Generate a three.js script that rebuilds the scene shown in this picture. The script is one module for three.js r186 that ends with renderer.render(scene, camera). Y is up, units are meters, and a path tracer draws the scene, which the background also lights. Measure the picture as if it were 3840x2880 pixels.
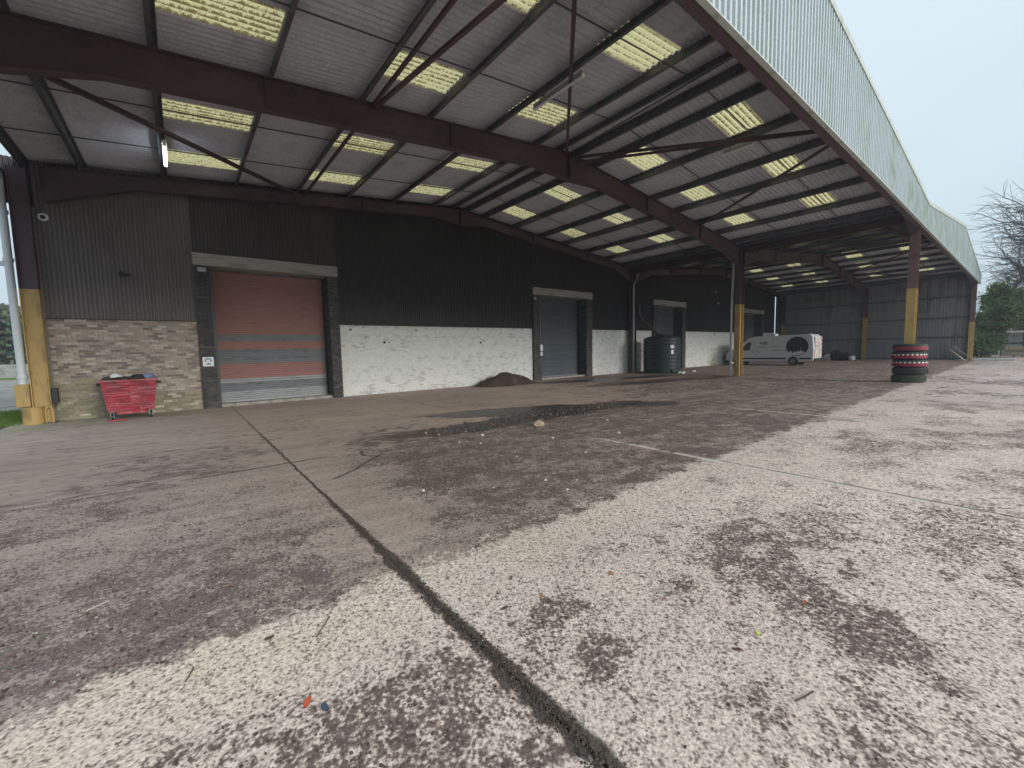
import * as THREE from 'three';
import { mergeGeometries } from 'three/addons/utils/BufferGeometryUtils.js';
import { RoundedBoxGeometry } from 'three/addons/geometries/RoundedBoxGeometry.js';
import { RectAreaLightUniformsLib } from 'three/addons/lights/RectAreaLightUniformsLib.js';
import { FontLoader } from 'three/addons/loaders/FontLoader.js';
import { TextGeometry } from 'three/addons/geometries/TextGeometry.js';

// ------------------------------------------------------------------ camera, sky, sun, exposure
const scene = new THREE.Scene();
const D2R = Math.PI / 180;
const camera = new THREE.PerspectiveCamera(85.65, 1024 / 768, 0.05, 900);
camera.position.set(0, 1.75, 0);
camera.rotation.set(-4.716 * D2R, -38.51 * D2R, -1.29 * D2R, 'YXZ');
scene.add(camera);

const renderer = new THREE.WebGLRenderer({ antialias: true });
renderer.toneMapping = THREE.LinearToneMapping;
renderer.toneMappingExposure = 1.9;
renderer.shadowMap.enabled = true;

// value noise -------------------------------------------------------
function rng(seed) { let a = seed >>> 0; return () => { a = (a + 0x6D2B79F5) | 0; let t = Math.imul(a ^ (a >>> 15), 1 | a); t = (t + Math.imul(t ^ (t >>> 7), 61 | t)) ^ t; return ((t ^ (t >>> 14)) >>> 0) / 4294967296; }; }
const NT = new Float32Array(65536); { const r = rng(7); for (let i = 0; i < 65536; i++) NT[i] = r(); }
function vn(x, y, s = 0, per = 256) {
  const xi = Math.floor(x), yi = Math.floor(y); let u = x - xi, v = y - yi;
  u = u * u * (3 - 2 * u); v = v * v * (3 - 2 * v);
  const x0 = ((xi % per) + per) % per, x1 = (x0 + 1) % per, y0 = ((yi % per) + per) % per, y1 = (y0 + 1) % per, o = s * 7919;
  const a = NT[(x0 + y0 * 256 + o) & 65535], b = NT[(x1 + y0 * 256 + o) & 65535], c = NT[(x0 + y1 * 256 + o) & 65535], d = NT[(x1 + y1 * 256 + o) & 65535];
  return a + (b - a) * u + (c - a) * v + (a - b - c + d) * u * v;
}
function fbm(x, y, s = 0, n = 4, per = 256) { let t = 0, a = 0.5, k = 1; for (let i = 0; i < n; i++) { t += a * vn(x * k, y * k, s + i, Math.min(256, per * k)); k *= 2; a *= 0.5; } return t / (1 - Math.pow(0.5, n)); }
const sst = (a, b, x) => { const t = Math.min(1, Math.max(0, (x - a) / (b - a))); return t * t * (3 - 2 * t); };
const lerp = (a, b, t) => a + (b - a) * t;
const mix3 = (a, b, t) => [lerp(a[0], b[0], t), lerp(a[1], b[1], t), lerp(a[2], b[2], t)];
const enc = c => { c = Math.min(1, Math.max(0, c)); return Math.round(255 * (c <= 0.0031308 ? c * 12.92 : 1.055 * Math.pow(c, 1 / 2.4) - 0.055)); };

{ // even, bright overcast
  const W = 512, H = 256, d = new Float32Array(W * H * 4);
  for (let j = 0; j < H; j++) for (let i = 0; i < W; i++) {
    const el = ((j + 0.5) / H - 0.5) * Math.PI, s = Math.max(0, Math.sin(el)), az = i / W * 2 * Math.PI;
    const cx = Math.cos(az) * Math.cos(el), cy = Math.sin(az) * Math.cos(el);
    const n = fbm(cx * 2.2 + 9, cy * 2.2 + s * 3 + 9, 3, 4);
    const L = (0.86 + 0.16 * s) * (0.9 + 0.2 * n), k = 0.51;
    const t = Math.min(1, s * 1.5), c = [lerp(0.76, 0.80, t), lerp(0.93, 0.94, t), 1.03];
    const o = (j * W + i) * 4;
    d[o] = L * c[0] * k; d[o + 1] = L * c[1] * k; d[o + 2] = L * c[2] * k; d[o + 3] = 1;
  }
  const sky = new THREE.DataTexture(d, W, H, THREE.RGBAFormat, THREE.FloatType);
  sky.mapping = THREE.EquirectangularReflectionMapping; sky.magFilter = sky.minFilter = THREE.LinearFilter; sky.needsUpdate = true;
  scene.background = sky; scene.environment = sky;
}
const sun = new THREE.DirectionalLight(new THREE.Color(1, 0.96, 0.9), 1.5);
sun.position.set(40, 26, 66); sun.target.position.set(20, 0, -10); scene.add(sun, sun.target);
sun.castShadow = true; sun.shadow.radius = 40; sun.shadow.mapSize.set(4096, 4096);
Object.assign(sun.shadow.camera, { left: -60, right: 60, top: 40, bottom: -40, near: 1, far: 160 });
scene.fog = new THREE.FogExp2(new THREE.Color(0.86, 0.92, 1.0), 0.0012);

// ------------------------------------------------------------------ helpers
const taken = {};
function numbered(n) { if (!(n in taken)) { taken[n] = 0; return n; } taken[n]++; return n + '_' + String(taken[n]).padStart(3, '0'); }
function mesh(name, geo, mat, parent) { const m = new THREE.Mesh(geo, mat); m.name = parent ? name : numbered(name); m.castShadow = m.receiveShadow = true; (parent || scene).add(m); return m; }
function tag(o, label, category, group, kind) { o.userData.label = label; if (category) o.userData.category = category; if (group) o.userData.group = group; if (kind) o.userData.kind = kind; return o; }
function thing(name, label, category, pos = [0, 0, 0], turn = 0, group) { const g = new THREE.Group(); g.name = numbered(name); g.position.set(...pos); g.rotation.y = turn; scene.add(g); return tag(g, label, category, group); }
function part(name, parent) { const g = new THREE.Group(); g.name = name; parent.add(g); return g; }

function quadsGeo(P, N, UV) { // P: list of quads [[x,y,z]x4]; flat normals
  const n = P.length, pos = new Float32Array(n * 12), nor = new Float32Array(n * 12), uv = new Float32Array(n * 8), idx = [];
  const a = new THREE.Vector3(), b = new THREE.Vector3(), c = new THREE.Vector3();
  P.forEach((q, i) => {
    a.set(...q[1]).sub(b.set(...q[0])); c.set(...q[3]).sub(b); a.cross(c).normalize();
    if (a.lengthSq() < 0.5) a.set(0, 1, 0);
    const ax = Math.abs(a.x), ay = Math.abs(a.y), az = Math.abs(a.z);
    for (let k = 0; k < 4; k++) {
      const p = q[k]; pos.set(p, i * 12 + k * 3); nor.set([a.x, a.y, a.z], i * 12 + k * 3);
      uv.set(UV ? UV[i][k] : ax > ay && ax > az ? [p[2], p[1]] : ay > az ? [p[0], p[2]] : [p[0], p[1]], i * 8 + k * 2);
    }
    idx.push(i * 4, i * 4 + 1, i * 4 + 2, i * 4, i * 4 + 2, i * 4 + 3);
  });
  const g = new THREE.BufferGeometry();
  g.setAttribute('position', new THREE.BufferAttribute(pos, 3)); g.setAttribute('normal', new THREE.BufferAttribute(nor, 3)); g.setAttribute('uv', new THREE.BufferAttribute(uv, 2)); g.setIndex(idx);
  return g;
}
// eight corners: bottom ring b0..b3 (counter-clockwise from above), top ring t0..t3
function hexaQ(b, t) { return [[t[0], t[1], t[2], t[3]], [b[3], b[2], b[1], b[0]], [b[0], b[1], t[1], t[0]], [b[1], b[2], t[2], t[1]], [b[2], b[3], t[3], t[2]], [b[3], b[0], t[0], t[3]]]; }
function boxQ(x0, x1, y0, y1, z0, z1) { return hexaQ([[x0, y0, z1], [x1, y0, z1], [x1, y0, z0], [x0, y0, z0]], [[x0, y1, z1], [x1, y1, z1], [x1, y1, z0], [x0, y1, z0]]); }
const box = (...a) => quadsGeo(boxQ(...a));
const boxes = l => quadsGeo(l.flatMap(a => boxQ(...a)));
function rbox(w, h, d, r, x = 0, y = 0, z = 0, seg = 2) { const g = new RoundedBoxGeometry(w, h, d, seg, r); g.translate(x, y, z); return g; }
// I-section whose top edge runs p0->p1 (in a plane of constant z or along z), depths at both ends, flange width
function ibeamQ(p0, p1, d0, d1, w, tf = 0.02, tw = 0.014) {
  const dx = p1[0] - p0[0], dz = p1[2] - p0[2], L = Math.hypot(dx, dz), sx = -dz / L, sz = dx / L; // side vector
  const bar = (a0, a1, h0, h1, ww) => { // top offset a, bottom offset h below the top line
    const P = (p, off, s) => [p[0] + sx * s, p[1] - off, p[2] + sz * s];
    return hexaQ([P(p0, h0, ww / 2), P(p1, h1, ww / 2), P(p1, h1, -ww / 2), P(p0, h0, -ww / 2)], [P(p0, a0, ww / 2), P(p1, a1, ww / 2), P(p1, a1, -ww / 2), P(p0, a0, -ww / 2)]);
  };
  return [...bar(0, 0, tf, tf, w), ...bar(d0 - tf, d1 - tf, d0, d1, w), ...bar(tf, tf, d0 - tf, d1 - tf, tw)];
}
function icolQ(x, z, y0, y1, dep = 0.46, w = 0.29, tf = 0.022, tw = 0.016) { // flanges face x
  return [...boxQ(x - dep / 2, x - dep / 2 + tf, y0, y1, z - w / 2, z + w / 2), ...boxQ(x + dep / 2 - tf, x + dep / 2, y0, y1, z - w / 2, z + w / 2), ...boxQ(x - dep / 2 + tf, x + dep / 2 - tf, y0, y1, z - tw / 2, z + tw / 2)];
}
function barGeo(a, b, w, h) { // rectangular bar between two points
  const A = new THREE.Vector3(...a), B = new THREE.Vector3(...b), L = A.distanceTo(B), g = new THREE.BoxGeometry(w, h, L);
  const m = new THREE.Matrix4().lookAt(A, B, new THREE.Vector3(0, 1, 0)); m.setPosition(A.add(B).multiplyScalar(0.5)); g.applyMatrix4(m); return g;
}
function tube(pts, r, seg = 24, rad = 10) { const c = new THREE.CatmullRomCurve3(pts.map(p => new THREE.Vector3(...p)), false, 'catmullrom', 0.12); return new THREE.TubeGeometry(c, seg, r, rad, false); }
function cyl(r0, r1, h, x, y, z, seg = 16, axis = 'y') { const g = new THREE.CylinderGeometry(r0, r1, h, seg); if (axis === 'x') g.rotateZ(Math.PI / 2); if (axis === 'z') g.rotateX(Math.PI / 2); g.translate(x, y, z); return g; }
// profiled sheet: profile [[a,d]...] across, stations [v...] along, place(a,d,v) -> point
function sheetGeo(prof, vs, place, vAt = (a, v) => v, smooth = false) {
  const nq = [], uvs = [];
  for (let i = 0; i < prof.length - 1; i++) for (let j = 0; j < vs.length - 1; j++) {
    const [a0, d0] = prof[i], [a1, d1] = prof[i + 1];
    const q = [[a0, d0, vAt(a0, vs[j])], [a1, d1, vAt(a1, vs[j])], [a1, d1, vAt(a1, vs[j + 1])], [a0, d0, vAt(a0, vs[j + 1])]];
    nq.push(q.map(t => place(...t))); uvs.push(q.map(t => [t[0], t[2]]));
  }
  return quadsGeo(nq, null, uvs);
}
function trapProf(a0, a1, pitch, depth) { const n = Math.max(1, Math.round((a1 - a0) / pitch)), p = (a1 - a0) / n, out = []; for (let i = 0; i < n; i++) { const s = a0 + i * p; out.push([s, 0], [s + p * 0.38, 0], [s + p * 0.5, depth], [s + p * 0.88, depth]); } out.push([a1, 0]); return out; }
function sineProf(a0, a1, pitch, amp) { const n = Math.max(1, Math.round((a1 - a0) / pitch)), out = [], m = 8; for (let i = 0; i <= n * m; i++) out.push([a0 + (a1 - a0) * i / (n * m), amp * Math.cos(2 * Math.PI * i / m)]); return out; }

// textures -------------------------------------------------------------------
function dataTex(w, h, fn, srgb = true, rep = 1) {
  const d = new Uint8Array(w * h * 4);
  for (let j = 0; j < h; j++) for (let i = 0; i < w; i++) { const c = fn(i / w, j / h, i, j), o = (j * w + i) * 4; if (srgb) { d[o] = enc(c[0]); d[o + 1] = enc(c[1]); d[o + 2] = enc(c[2]); } else d[o] = d[o + 1] = d[o + 2] = Math.round(255 * Math.min(1, Math.max(0, c))); d[o + 3] = 255; }
  const t = new THREE.DataTexture(d, w, h, THREE.RGBAFormat); t.wrapS = t.wrapT = THREE.RepeatWrapping; t.magFilter = THREE.LinearFilter; t.minFilter = THREE.LinearMipmapLinearFilter; t.generateMipmaps = true;
  t.repeat.set(rep, rep); if (srgb) t.colorSpace = THREE.SRGBColorSpace; t.needsUpdate = true; return t;
}
const M = {};
function std(name, o) { const m = new THREE.MeshStandardMaterial({ roughness: 0.8, metalness: 0, side: THREE.DoubleSide, ...o }); m.name = name; M[name] = m; return m; }
const lin = (r, g, b) => new THREE.Color().setRGB(r, g, b);
// mottled tint with stains, tile in metres
function mottle(base, stain, amt, size = 256, per = 8, seed = 1, stretch = 1) {
  return dataTex(size, size, (u, v) => { const n = fbm(u * per, v * per / stretch, seed, 5, per), f = vn(u * 128, v * 128, seed + 9, 128); const t = sst(0.5, 0.75, n) * amt; const k = 0.86 + 0.22 * f + 0.1 * (n - 0.5); return mix3(base, stain, t).map(c => c * k); });
}
// ------------------------------------------------------------------ layout constants
const ZW = -17.42, ZF = -3.0, ZM = -10.2;            // warehouse wall, canopy front, middle frame
const SPANS = [{ c: 10.75, e0: -3.15, e1: 24.4 }, { c: 38.05, e0: 24.4, e1: 51.95 }];
const roofY = x => { const c = x < 24.4 ? 10.75 : 38.05; return 8.6 - 0.1 * Math.abs(x - c); };
console.log('setup done');
// ------------------------------------------------------------------ ground
const NEAR = { x0: -3.75, x1: 6.31, z0: -7.45, z1: 2.5 }, NEAR2 = { x0: 6.31, x1: 17.4, z0: -7.45, z1: 2.5 }, MID = { x0: -24, x1: 76, z0: -18, z1: 24 };
const XJ = [-23.9, -18.8, -13.8, -8.75, -3.75, 1.28, 6.31, 12.0, 17.4, 22.7, 28.0, 33.3, 38.6, 43.9, 49.2, 54.5, 59.8, 65.1, 70.4, 75.7], ZJ = [-17.9, -7.45, 2.5, 12.6, 23.9];
const crackPts = [[2.41, -7.41], [2.33, -7.1], [2.52, -6.85], [2.2, -6.6], [1.95, -6.3], [1.56, -6.03]];
function dseg(px, pz, a, b) { const vx = b[0] - a[0], vz = b[1] - a[1], t = Math.min(1, Math.max(0, ((px - a[0]) * vx + (pz - a[1]) * vz) / (vx * vx + vz * vz))); return Math.hypot(px - a[0] - vx * t, pz - a[1] - vz * t); }
function dirtCover(x, z) { // share of the concrete hidden by brown grit and leaf mould
  const n1 = fbm(x * 0.55 + 40, z * 0.8 + 40, 11, 4), n2 = fbm(x * 1.9 + 70, z * 2.4 + 70, 17, 4), edge = z + 3.05 + (n2 - 0.5) * 0.3 + (n1 - 0.5) * 0.25 + (fbm(x * 7 + 11, z * 7 + 11, 27, 4) - 0.5) * 0.27;
  let out = 0.17 + 0.42 * sst(0.5, 0.75, 0.6 * n2 + 0.4 * fbm(x * 5.5 + 30, z * 6.5 + 30, 23, 3)) * sst(0.34, 0.6, n1);
  const n3 = fbm(x * 5.5 + 30, z * 6.5 + 30, 23, 3), spot = (cx, cz, rx, rz, k) => k * sst(1.45, 0.2, Math.hypot((x - cx) / rx, (z - cz) / rz) + (n2 - 0.5) * 1.6 + (n3 - 0.5) * 2.2);
  out += spot(0.2, -1.72, 1.2, 0.62, 0.75) * sst(1.3, 1.12, x) + spot(-1.2, -1.9, 1.2, 0.7, 0.35);
  out += spot(1.72, -1.88, 0.2, 0.16, 0.6) + spot(1.98, -1.84, 0.16, 0.12, 0.5) + spot(1.72, -1.42, 0.2, 0.22, 0.6) + spot(1.86, -1.55, 0.14, 0.12, 0.4) + spot(2.65, -2.3, 0.3, 0.16, 0.35) + spot(2.75, -1.5, 0.16, 0.1, 0.45) + spot(3.9, -1.6, 0.5, 0.3, 0.5) + spot(3.35, -0.95, 0.4, 0.4, 0.55) + spot(3.0, -0.5, 0.3, 0.3, 0.55) + spot(2.1, -0.7, 0.16, 0.12, 0.45) + spot(2.15, -0.35, 0.3, 0.16, 0.4) + spot(4.6, -1.2, 0.7, 0.3, 0.4) + spot(5.5, -0.3, 1.2, 0.5, 0.4);
  out = lerp(out, 0.16 + 0.5 * sst(0.4, 0.7, n1 * 0.5 + n2 * 0.5), sst(4.5, 10, x));
  out = Math.min(out, 0.68); const strip = sst(-2.15, -2.4, z + (n2 - 0.5) * 0.7) * sst(4.5, 2.6, x); out *= 1 - 0.8 * strip;
  let inn = 0.22 + 0.4 * sst(0.42, 0.66, n1) * (0.4 + 0.6 * n2);
  if (x < 1.28) inn += 0.42 * sst(-6.6, -4.4, z + (n1 - 0.5) * 2) * (0.75 + 0.5 * n2) * sst(1.35, 0.6, x + (n2 - 0.5) * 0.5);
  else inn += 0.46 * sst(1.4, 2.7, x + (n1 - 0.5) * 1.4 + (n2 - 0.5) * 0.8) * sst(-9.4, -7.2, z + (n1 - 0.5) * 3) * (0.7 + 0.6 * n2) - 0.12 * sst(2.2, 1.5, x);
  inn = lerp(inn, 0.62 + 0.5 * (n2 - 0.45) + 0.4 * (n1 - 0.5), sst(9, 15, x + z * 0.3));
  if (x < 12) inn *= lerp(1, 0.55, sst(-9, -10.2, z) * sst(12, 10, x));
  const sw = 0.55 * vn(x * 0.7 + z * 0.4 + 5, z * 5.5 - x * 0.9 + 60, 28) + 0.45 * vn(x * 1.9 + 7, z * 12 - x * 1.6 + 60, 29); inn *= 0.5 + 0.62 * sw + 0.5 * sst(0.4, 0.7, n3);
  const c = lerp(inn, out, sst(-0.05, 0.09, edge));
  return Math.max(0, Math.min(0.96, lerp(c, 0.3 + 0.4 * n1, sst(30, 55, x) * 0.8)));
}
function wetness(x, z) {
  const n = fbm(x * 0.8 + 20, z * 1.3 + 20, 31, 4);
  const e = (cx, cz, rx, rz, rot) => { const c = Math.cos(rot), s = Math.sin(rot), dx = x - cx, dz = z - cz; return Math.hypot((dx * c + dz * s) / rx, (dz * c - dx * s) / rz); };
  let w = sst(1.2, 0.8, e(7.4, -9.2, 2.4, 0.75, 0.42) + (n - 0.5) * 1.1);
  w = Math.max(w, sst(1.15, 0.75, e(6.6, -7.9, 3.2, 0.55, 0.02) + (n - 0.5) * 1.3));
  w = Math.max(w, 0.9 * sst(1.15, 0.75, e(10.6, -7.7, 1.9, 0.7, 0.5) + (n - 0.5)));
  w = Math.max(w, 0.9 * sst(1.15, 0.75, e(19, -14.6, 5.5, 0.9, 0.25) + (n - 0.5)));
  w = Math.max(w, 0.8 * sst(1.15, 0.75, e(19.5, -11.6, 6, 0.8, 0.2) + (n - 0.5)));
  return w;
}
function ground(x, z, fineOK) {
  const n1 = fbm(x * 0.35 + 5, z * 0.35 + 5, 41, 4), n2 = fbm(x * 2.3 + 5, z * 2.3 + 5, 45, 3);
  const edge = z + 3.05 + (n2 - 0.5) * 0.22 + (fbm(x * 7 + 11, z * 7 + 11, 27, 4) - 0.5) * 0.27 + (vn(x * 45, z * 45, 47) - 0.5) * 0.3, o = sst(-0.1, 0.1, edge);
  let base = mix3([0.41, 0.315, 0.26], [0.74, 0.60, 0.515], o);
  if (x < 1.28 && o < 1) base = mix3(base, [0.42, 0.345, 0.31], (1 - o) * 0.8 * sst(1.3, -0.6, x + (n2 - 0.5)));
  base = mix3(base, [0.66, 0.60, 0.44], 0.55 * sst(0.35, 0.7, n2) * sst(-3.25, -3.0, z) * sst(-2.1, -2.7, z + (n2 - 0.5) * 0.6) * sst(5, 2.5, x));
  base = mix3(base, [0.25, 0.27, 0.16], 0.55 * sst(-14.6, -16.6, z + (n2 - 0.5) * 2) * sst(1.6, 0.2, x + (n2 - 0.5) * 1.5));
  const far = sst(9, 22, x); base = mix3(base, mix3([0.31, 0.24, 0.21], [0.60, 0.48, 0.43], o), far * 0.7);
  const streak = 0.6 * vn(x * 0.9 + z * 0.35, z * 8 - x * 1.1, 48) + 0.4 * vn(x * 2.3, z * 19 - x * 2, 49), tone = (0.82 + 0.36 * n1) * lerp(0.8 + 0.4 * streak, 1, o * 0.75); base = base.map(c => c * tone);
  let h = 0.5;
  // exposed aggregate: pale stones and dark pits
  if (fineOK) { const a = vn(x * 105, z * 105, 51), b = vn(x * 205 + 3, z * 205, 52), e = vn(x * 52 + 1, z * 52, 54), k = 0.12 + 0.72 * a + 0.66 * b + 0.34 * e; base = base.map(c => c * lerp(1, k, 0.5 + 0.5 * o)); h = 0.3 + 0.4 * a + 0.3 * b; const pit = sst(0.42, 0.16, 0.6 * a + 0.4 * e); base = mix3(base, [0.16, 0.112, 0.096], pit * (0.4 + 0.5 * o)); if (b > 0.8 && a > 0.55) base = mix3(base, [0.78, 0.74, 0.68], 0.55); }
  else { const a = vn(x * 22, z * 40, 53); base = base.map(c => c * (0.86 + 0.28 * a)); }
  // grit
  const cov = dirtCover(x, z);
  const g = fineOK ? 0.5 * vn(x * 60, z * 60, 61) + 0.3 * vn(x * 150, z * 150, 62) + 0.2 * vn(x * 17, z * 17, 63) : 0.5 * vn(x * 9, z * 16, 64) + 0.3 * vn(x * 24, z * 44, 65) + 0.2 * vn(x * 4, z * 6, 66);
  const gritIn = z < -3.05 ? mix3([0.165, 0.13, 0.119], [0.12, 0.082, 0.07], sst(-0.3, 2.2, x)) : [0.1, 0.06, 0.053];
  const gs = (g - 0.5) * 1.7 + 0.5, gm = sst(0.24, -0.24, gs - cov * 1.12 + 0.14) * 0.88;
  const gk = fineOK ? 0.45 + 1.1 * vn(x * 130, z * 130, 67) : 0.8 + 0.4 * vn(x * 30, z * 40, 68);
  base = mix3(base, gritIn.map(c => c * gk), gm); if (gm > 0.5) h = 0.55 * h + 0.4 * gk * 0.5;
  // soil in the joints
  const nj = fbm(x * 14 + 3, z * 11 + 3, 71, 5), soil = [0.075, 0.057, 0.046];
  const njl = fbm(7.3, z * 2.2 + 3, 73, 3), jw = 0.01 + 0.06 * sst(-6.2, -2.4, z) * (0.1 + 1.3 * njl) + (nj - 0.45) * 0.09 * sst(-7, -3, z);
  const j1 = sst(jw + 0.02, jw - 0.015, Math.abs(x - 1.28 + (nj - 0.5) * 0.05)) * sst(-14.5, -11.5, z); base = mix3(base, soil.map(c => c * (0.6 + 0.9 * g)), j1 * 0.96);
  const jx = sst(0.035 + nj * 0.05, 0.015, Math.abs(z + 7.45 + (nj - 0.5) * 0.06)) * sst(-0.4, 0.3, x + (nj - .5) * .6) * sst(2.3, 1.6, x + (nj - 0.5)); base = mix3(base, soil, jx * 0.9);
  let dc = 9; for (let i = 0; i < 5; i++) dc = Math.min(dc, dseg(x, z, crackPts[i], crackPts[i + 1])); base = mix3(base, soil, 0.9 * sst(0.04, 0.016, dc + (nj - 0.5) * 0.04));
  for (const jj of [6.31, 12.0]) { const dj = x - jj; if (Math.abs(dj) < 0.3) { base = mix3(base, [0.66, 0.59, 0.5], 0.92 * sst(0.1, 0.05, Math.abs(dj + 0.045 + (nj - 0.5) * 0.05)) * sst(0.3, 0.45, njl + 0.1 * o + 0.3 * (nj - 0.5)) * sst(-5.6, -4.6, z)); base = mix3(base, soil, 0.8 * sst(0.028, 0.01, Math.abs(dj - 0.005)) * sst(0.3, 0.5, nj)); } }
  const w = wetness(x, z); base = mix3(base, [0.03, 0.026, 0.026].map(c => c * (0.6 + 0.8 * g)), w * 0.92);
  return [base, h, w];
}
function groundTex(R, w, h, fine) {
  const c = new Uint8Array(w * h * 4), b = fine ? new Uint8Array(w * h * 4) : null, rw = 1024, rh = 512, r = fine ? null : new Uint8Array(rw * rh * 4);
  for (let j = 0; j < h; j++) for (let i = 0; i < w; i++) {
    const x = lerp(R.x0, R.x1, (i + 0.5) / w), z = lerp(R.z0, R.z1, (j + 0.5) / h), [col, hh] = ground(x, z, fine), o = (j * w + i) * 4;
    c[o] = enc(col[0]); c[o + 1] = enc(col[1]); c[o + 2] = enc(col[2]); c[o + 3] = 255;
    if (b) { b[o] = b[o + 1] = b[o + 2] = Math.round(255 * Math.min(1, Math.max(0, hh))); b[o + 3] = 255; }
  }
  if (r) for (let j = 0; j < rh; j++) for (let i = 0; i < rw; i++) { const x = lerp(R.x0, R.x1, (i + 0.5) / rw), z = lerp(R.z0, R.z1, (j + 0.5) / rh), w2 = wetness(x, z), o = (j * rw + i) * 4, v = Math.round(255 * lerp(lerp(0.78 + 0.2 * fbm(x, z, 81, 3), 0.42 + 0.25 * fbm(x * 0.6, z * 1.4, 83, 3), sst(10, 16, x) * sst(-4.5, -2, z)), 0.32, w2)); r[o] = r[o + 1] = r[o + 2] = v; r[o + 3] = 255; }
  const mk = (d, W, H, s) => { const t = new THREE.DataTexture(d, W, H, THREE.RGBAFormat); t.magFilter = THREE.LinearFilter; t.minFilter = THREE.LinearMipmapLinearFilter; t.generateMipmaps = true; if (s) t.colorSpace = THREE.SRGBColorSpace; t.needsUpdate = true; return t; };
  return { map: mk(c, w, h, true), bumpMap: b && mk(b, w, h, false), roughnessMap: r && mk(r, rw, rh, false) };
}
const near2T = groundTex(NEAR2, 2048, 1024, true); const nearT = groundTex(NEAR, 2048, 2048, true), midT = groundTex(MID, 2048, 2048, false);
std('concrete_near', { map: nearT.map, bumpMap: nearT.bumpMap, bumpScale: 0.006, roughness: 0.88 });
std('concrete_near2', { map: near2T.map, bumpMap: near2T.bumpMap, bumpScale: 0.006, roughness: 0.88 });
std('concrete', { map: midT.map, roughnessMap: midT.roughnessMap, roughness: 1 });
std('soil', { color: lin(0.05, 0.042, 0.035), roughness: 0.95 });
console.log('ground textures done');
{
  const yard = new THREE.Group(); yard.name = 'yard_paving'; scene.add(yard); tag(yard, 'worn concrete yard slabs with brown grit and open joints', null, null, 'structure');
  for (let i = 0; i < XJ.length - 1; i++) for (let j = 0; j < ZJ.length - 1; j++) {
    const g = 0.009, x0 = XJ[i] + g, x1 = XJ[i + 1] - g, z0 = ZJ[j] + g, z1 = ZJ[j + 1] - g;
    if (x1 < -3.7 && z1 < 3) continue;                          // grass and track there
    const near = XJ[i] >= -3.76 && XJ[i + 1] <= 6.32 && j === 1, near2 = XJ[i] >= 6.3 && XJ[i + 1] <= 17.45 && j === 1, R = near ? NEAR : near2 ? NEAR2 : MID, ch = 0.003;
    const q = [...boxQ(x0, x1, -0.16, -ch, z0, z1).slice(2), [[x0 + ch, 0, z1 - ch], [x1 - ch, 0, z1 - ch], [x1 - ch, 0, z0 + ch], [x0 + ch, 0, z0 + ch]],
      [[x0, -ch, z1], [x1, -ch, z1], [x1 - ch, 0, z1 - ch], [x0 + ch, 0, z1 - ch]], [[x1, -ch, z1], [x1, -ch, z0], [x1 - ch, 0, z0 + ch], [x1 - ch, 0, z1 - ch]],
      [[x1, -ch, z0], [x0, -ch, z0], [x0 + ch, 0, z0 + ch], [x1 - ch, 0, z0 + ch]], [[x0, -ch, z0], [x0, -ch, z1], [x0 + ch, 0, z1 - ch], [x0 + ch, 0, z0 + ch]]];
    mesh('slab', quadsGeo(q, null, q.map(f => f.map(p => [(p[0] - R.x0) / (R.x1 - R.x0), (p[2] - R.z0) / (R.z1 - R.z0)]))), near ? M.concrete_near : near2 ? M.concrete_near2 : M.concrete, yard);
  }
  mesh('joint_filler', box(-24, 75.8, -0.2, -0.012, -17.95, 24), M.soil, yard).position.y = -0.006;
}
std('earth', { map: mottle([0.13, 0.125, 0.07], [0.09, 0.12, 0.035], 0.9, 512, 8, 5), roughness: 1 }); M.earth.map.repeat.set(0.12, 0.12);
std('track', { map: mottle([0.36, 0.33, 0.31], [0.16, 0.13, 0.12], 0.9, 512, 8, 6), roughness: 0.9 }); M.track.map.repeat.set(0.25, 0.25);
tag(mesh('ground', quadsGeo([[[-420, -0.21, 420], [420, -0.21, 420], [420, -0.21, -420], [-420, -0.21, -420]]]), M.earth), 'rough grassy earth round the yard', null, null, 'structure');
tag(mesh('track', box(-14, -4.2, -0.2, -0.02, -60, -22.5), M.track), 'pale gritty track running back past the brick end of the warehouse', null, null, 'structure');

// ------------------------------------------------------------------ materials
std('oxide', { map: mottle([0.085, 0.052, 0.062], [0.055, 0.033, 0.04], 0.8, 256, 6, 21), roughness: 0.62 }); M.oxide.map.repeat.set(0.7, 0.7);
std('oxide_faded', { map: mottle([0.15, 0.088, 0.085], [0.09, 0.05, 0.05], 0.8, 256, 6, 24), roughness: 0.62 }); M.oxide_faded.map.repeat.set(0.7, 0.7);
std('galv', { map: mottle([0.105, 0.115, 0.125], [0.06, 0.068, 0.075], 0.8, 256, 6, 22), roughness: 0.55, metalness: 0.15 }); M.galv.map.repeat.set(0.7, 0.7);
std('yellow', { map: mottle([0.47, 0.325, 0.115], [0.25, 0.165, 0.075], 0.75, 512, 6, 23, 3), roughness: 0.6 }); M.yellow.map.repeat.set(0.8, 0.8);
std('fibre', { map: mottle([0.52, 0.53, 0.585], [0.42, 0.43, 0.475], 0.9, 512, 8, 25), roughness: 0.95 }); M.fibre.map.repeat.set(0.3, 0.3);
std('clad_pale', { map: mottle([0.15, 0.13, 0.128], [0.115, 0.098, 0.096], 0.9, 256, 8, 226, 4), roughness: 0.6 }); M.clad_pale.map.repeat.set(0.4, 0.4);  // palest cladding tone, for the sheets left of the first door
std('clad_mid', { map: mottle([0.065, 0.055, 0.058], [0.048, 0.041, 0.044], 0.9, 256, 8, 326, 4), roughness: 0.6 }); M.clad_mid.map.repeat.set(0.4, 0.4);
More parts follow.
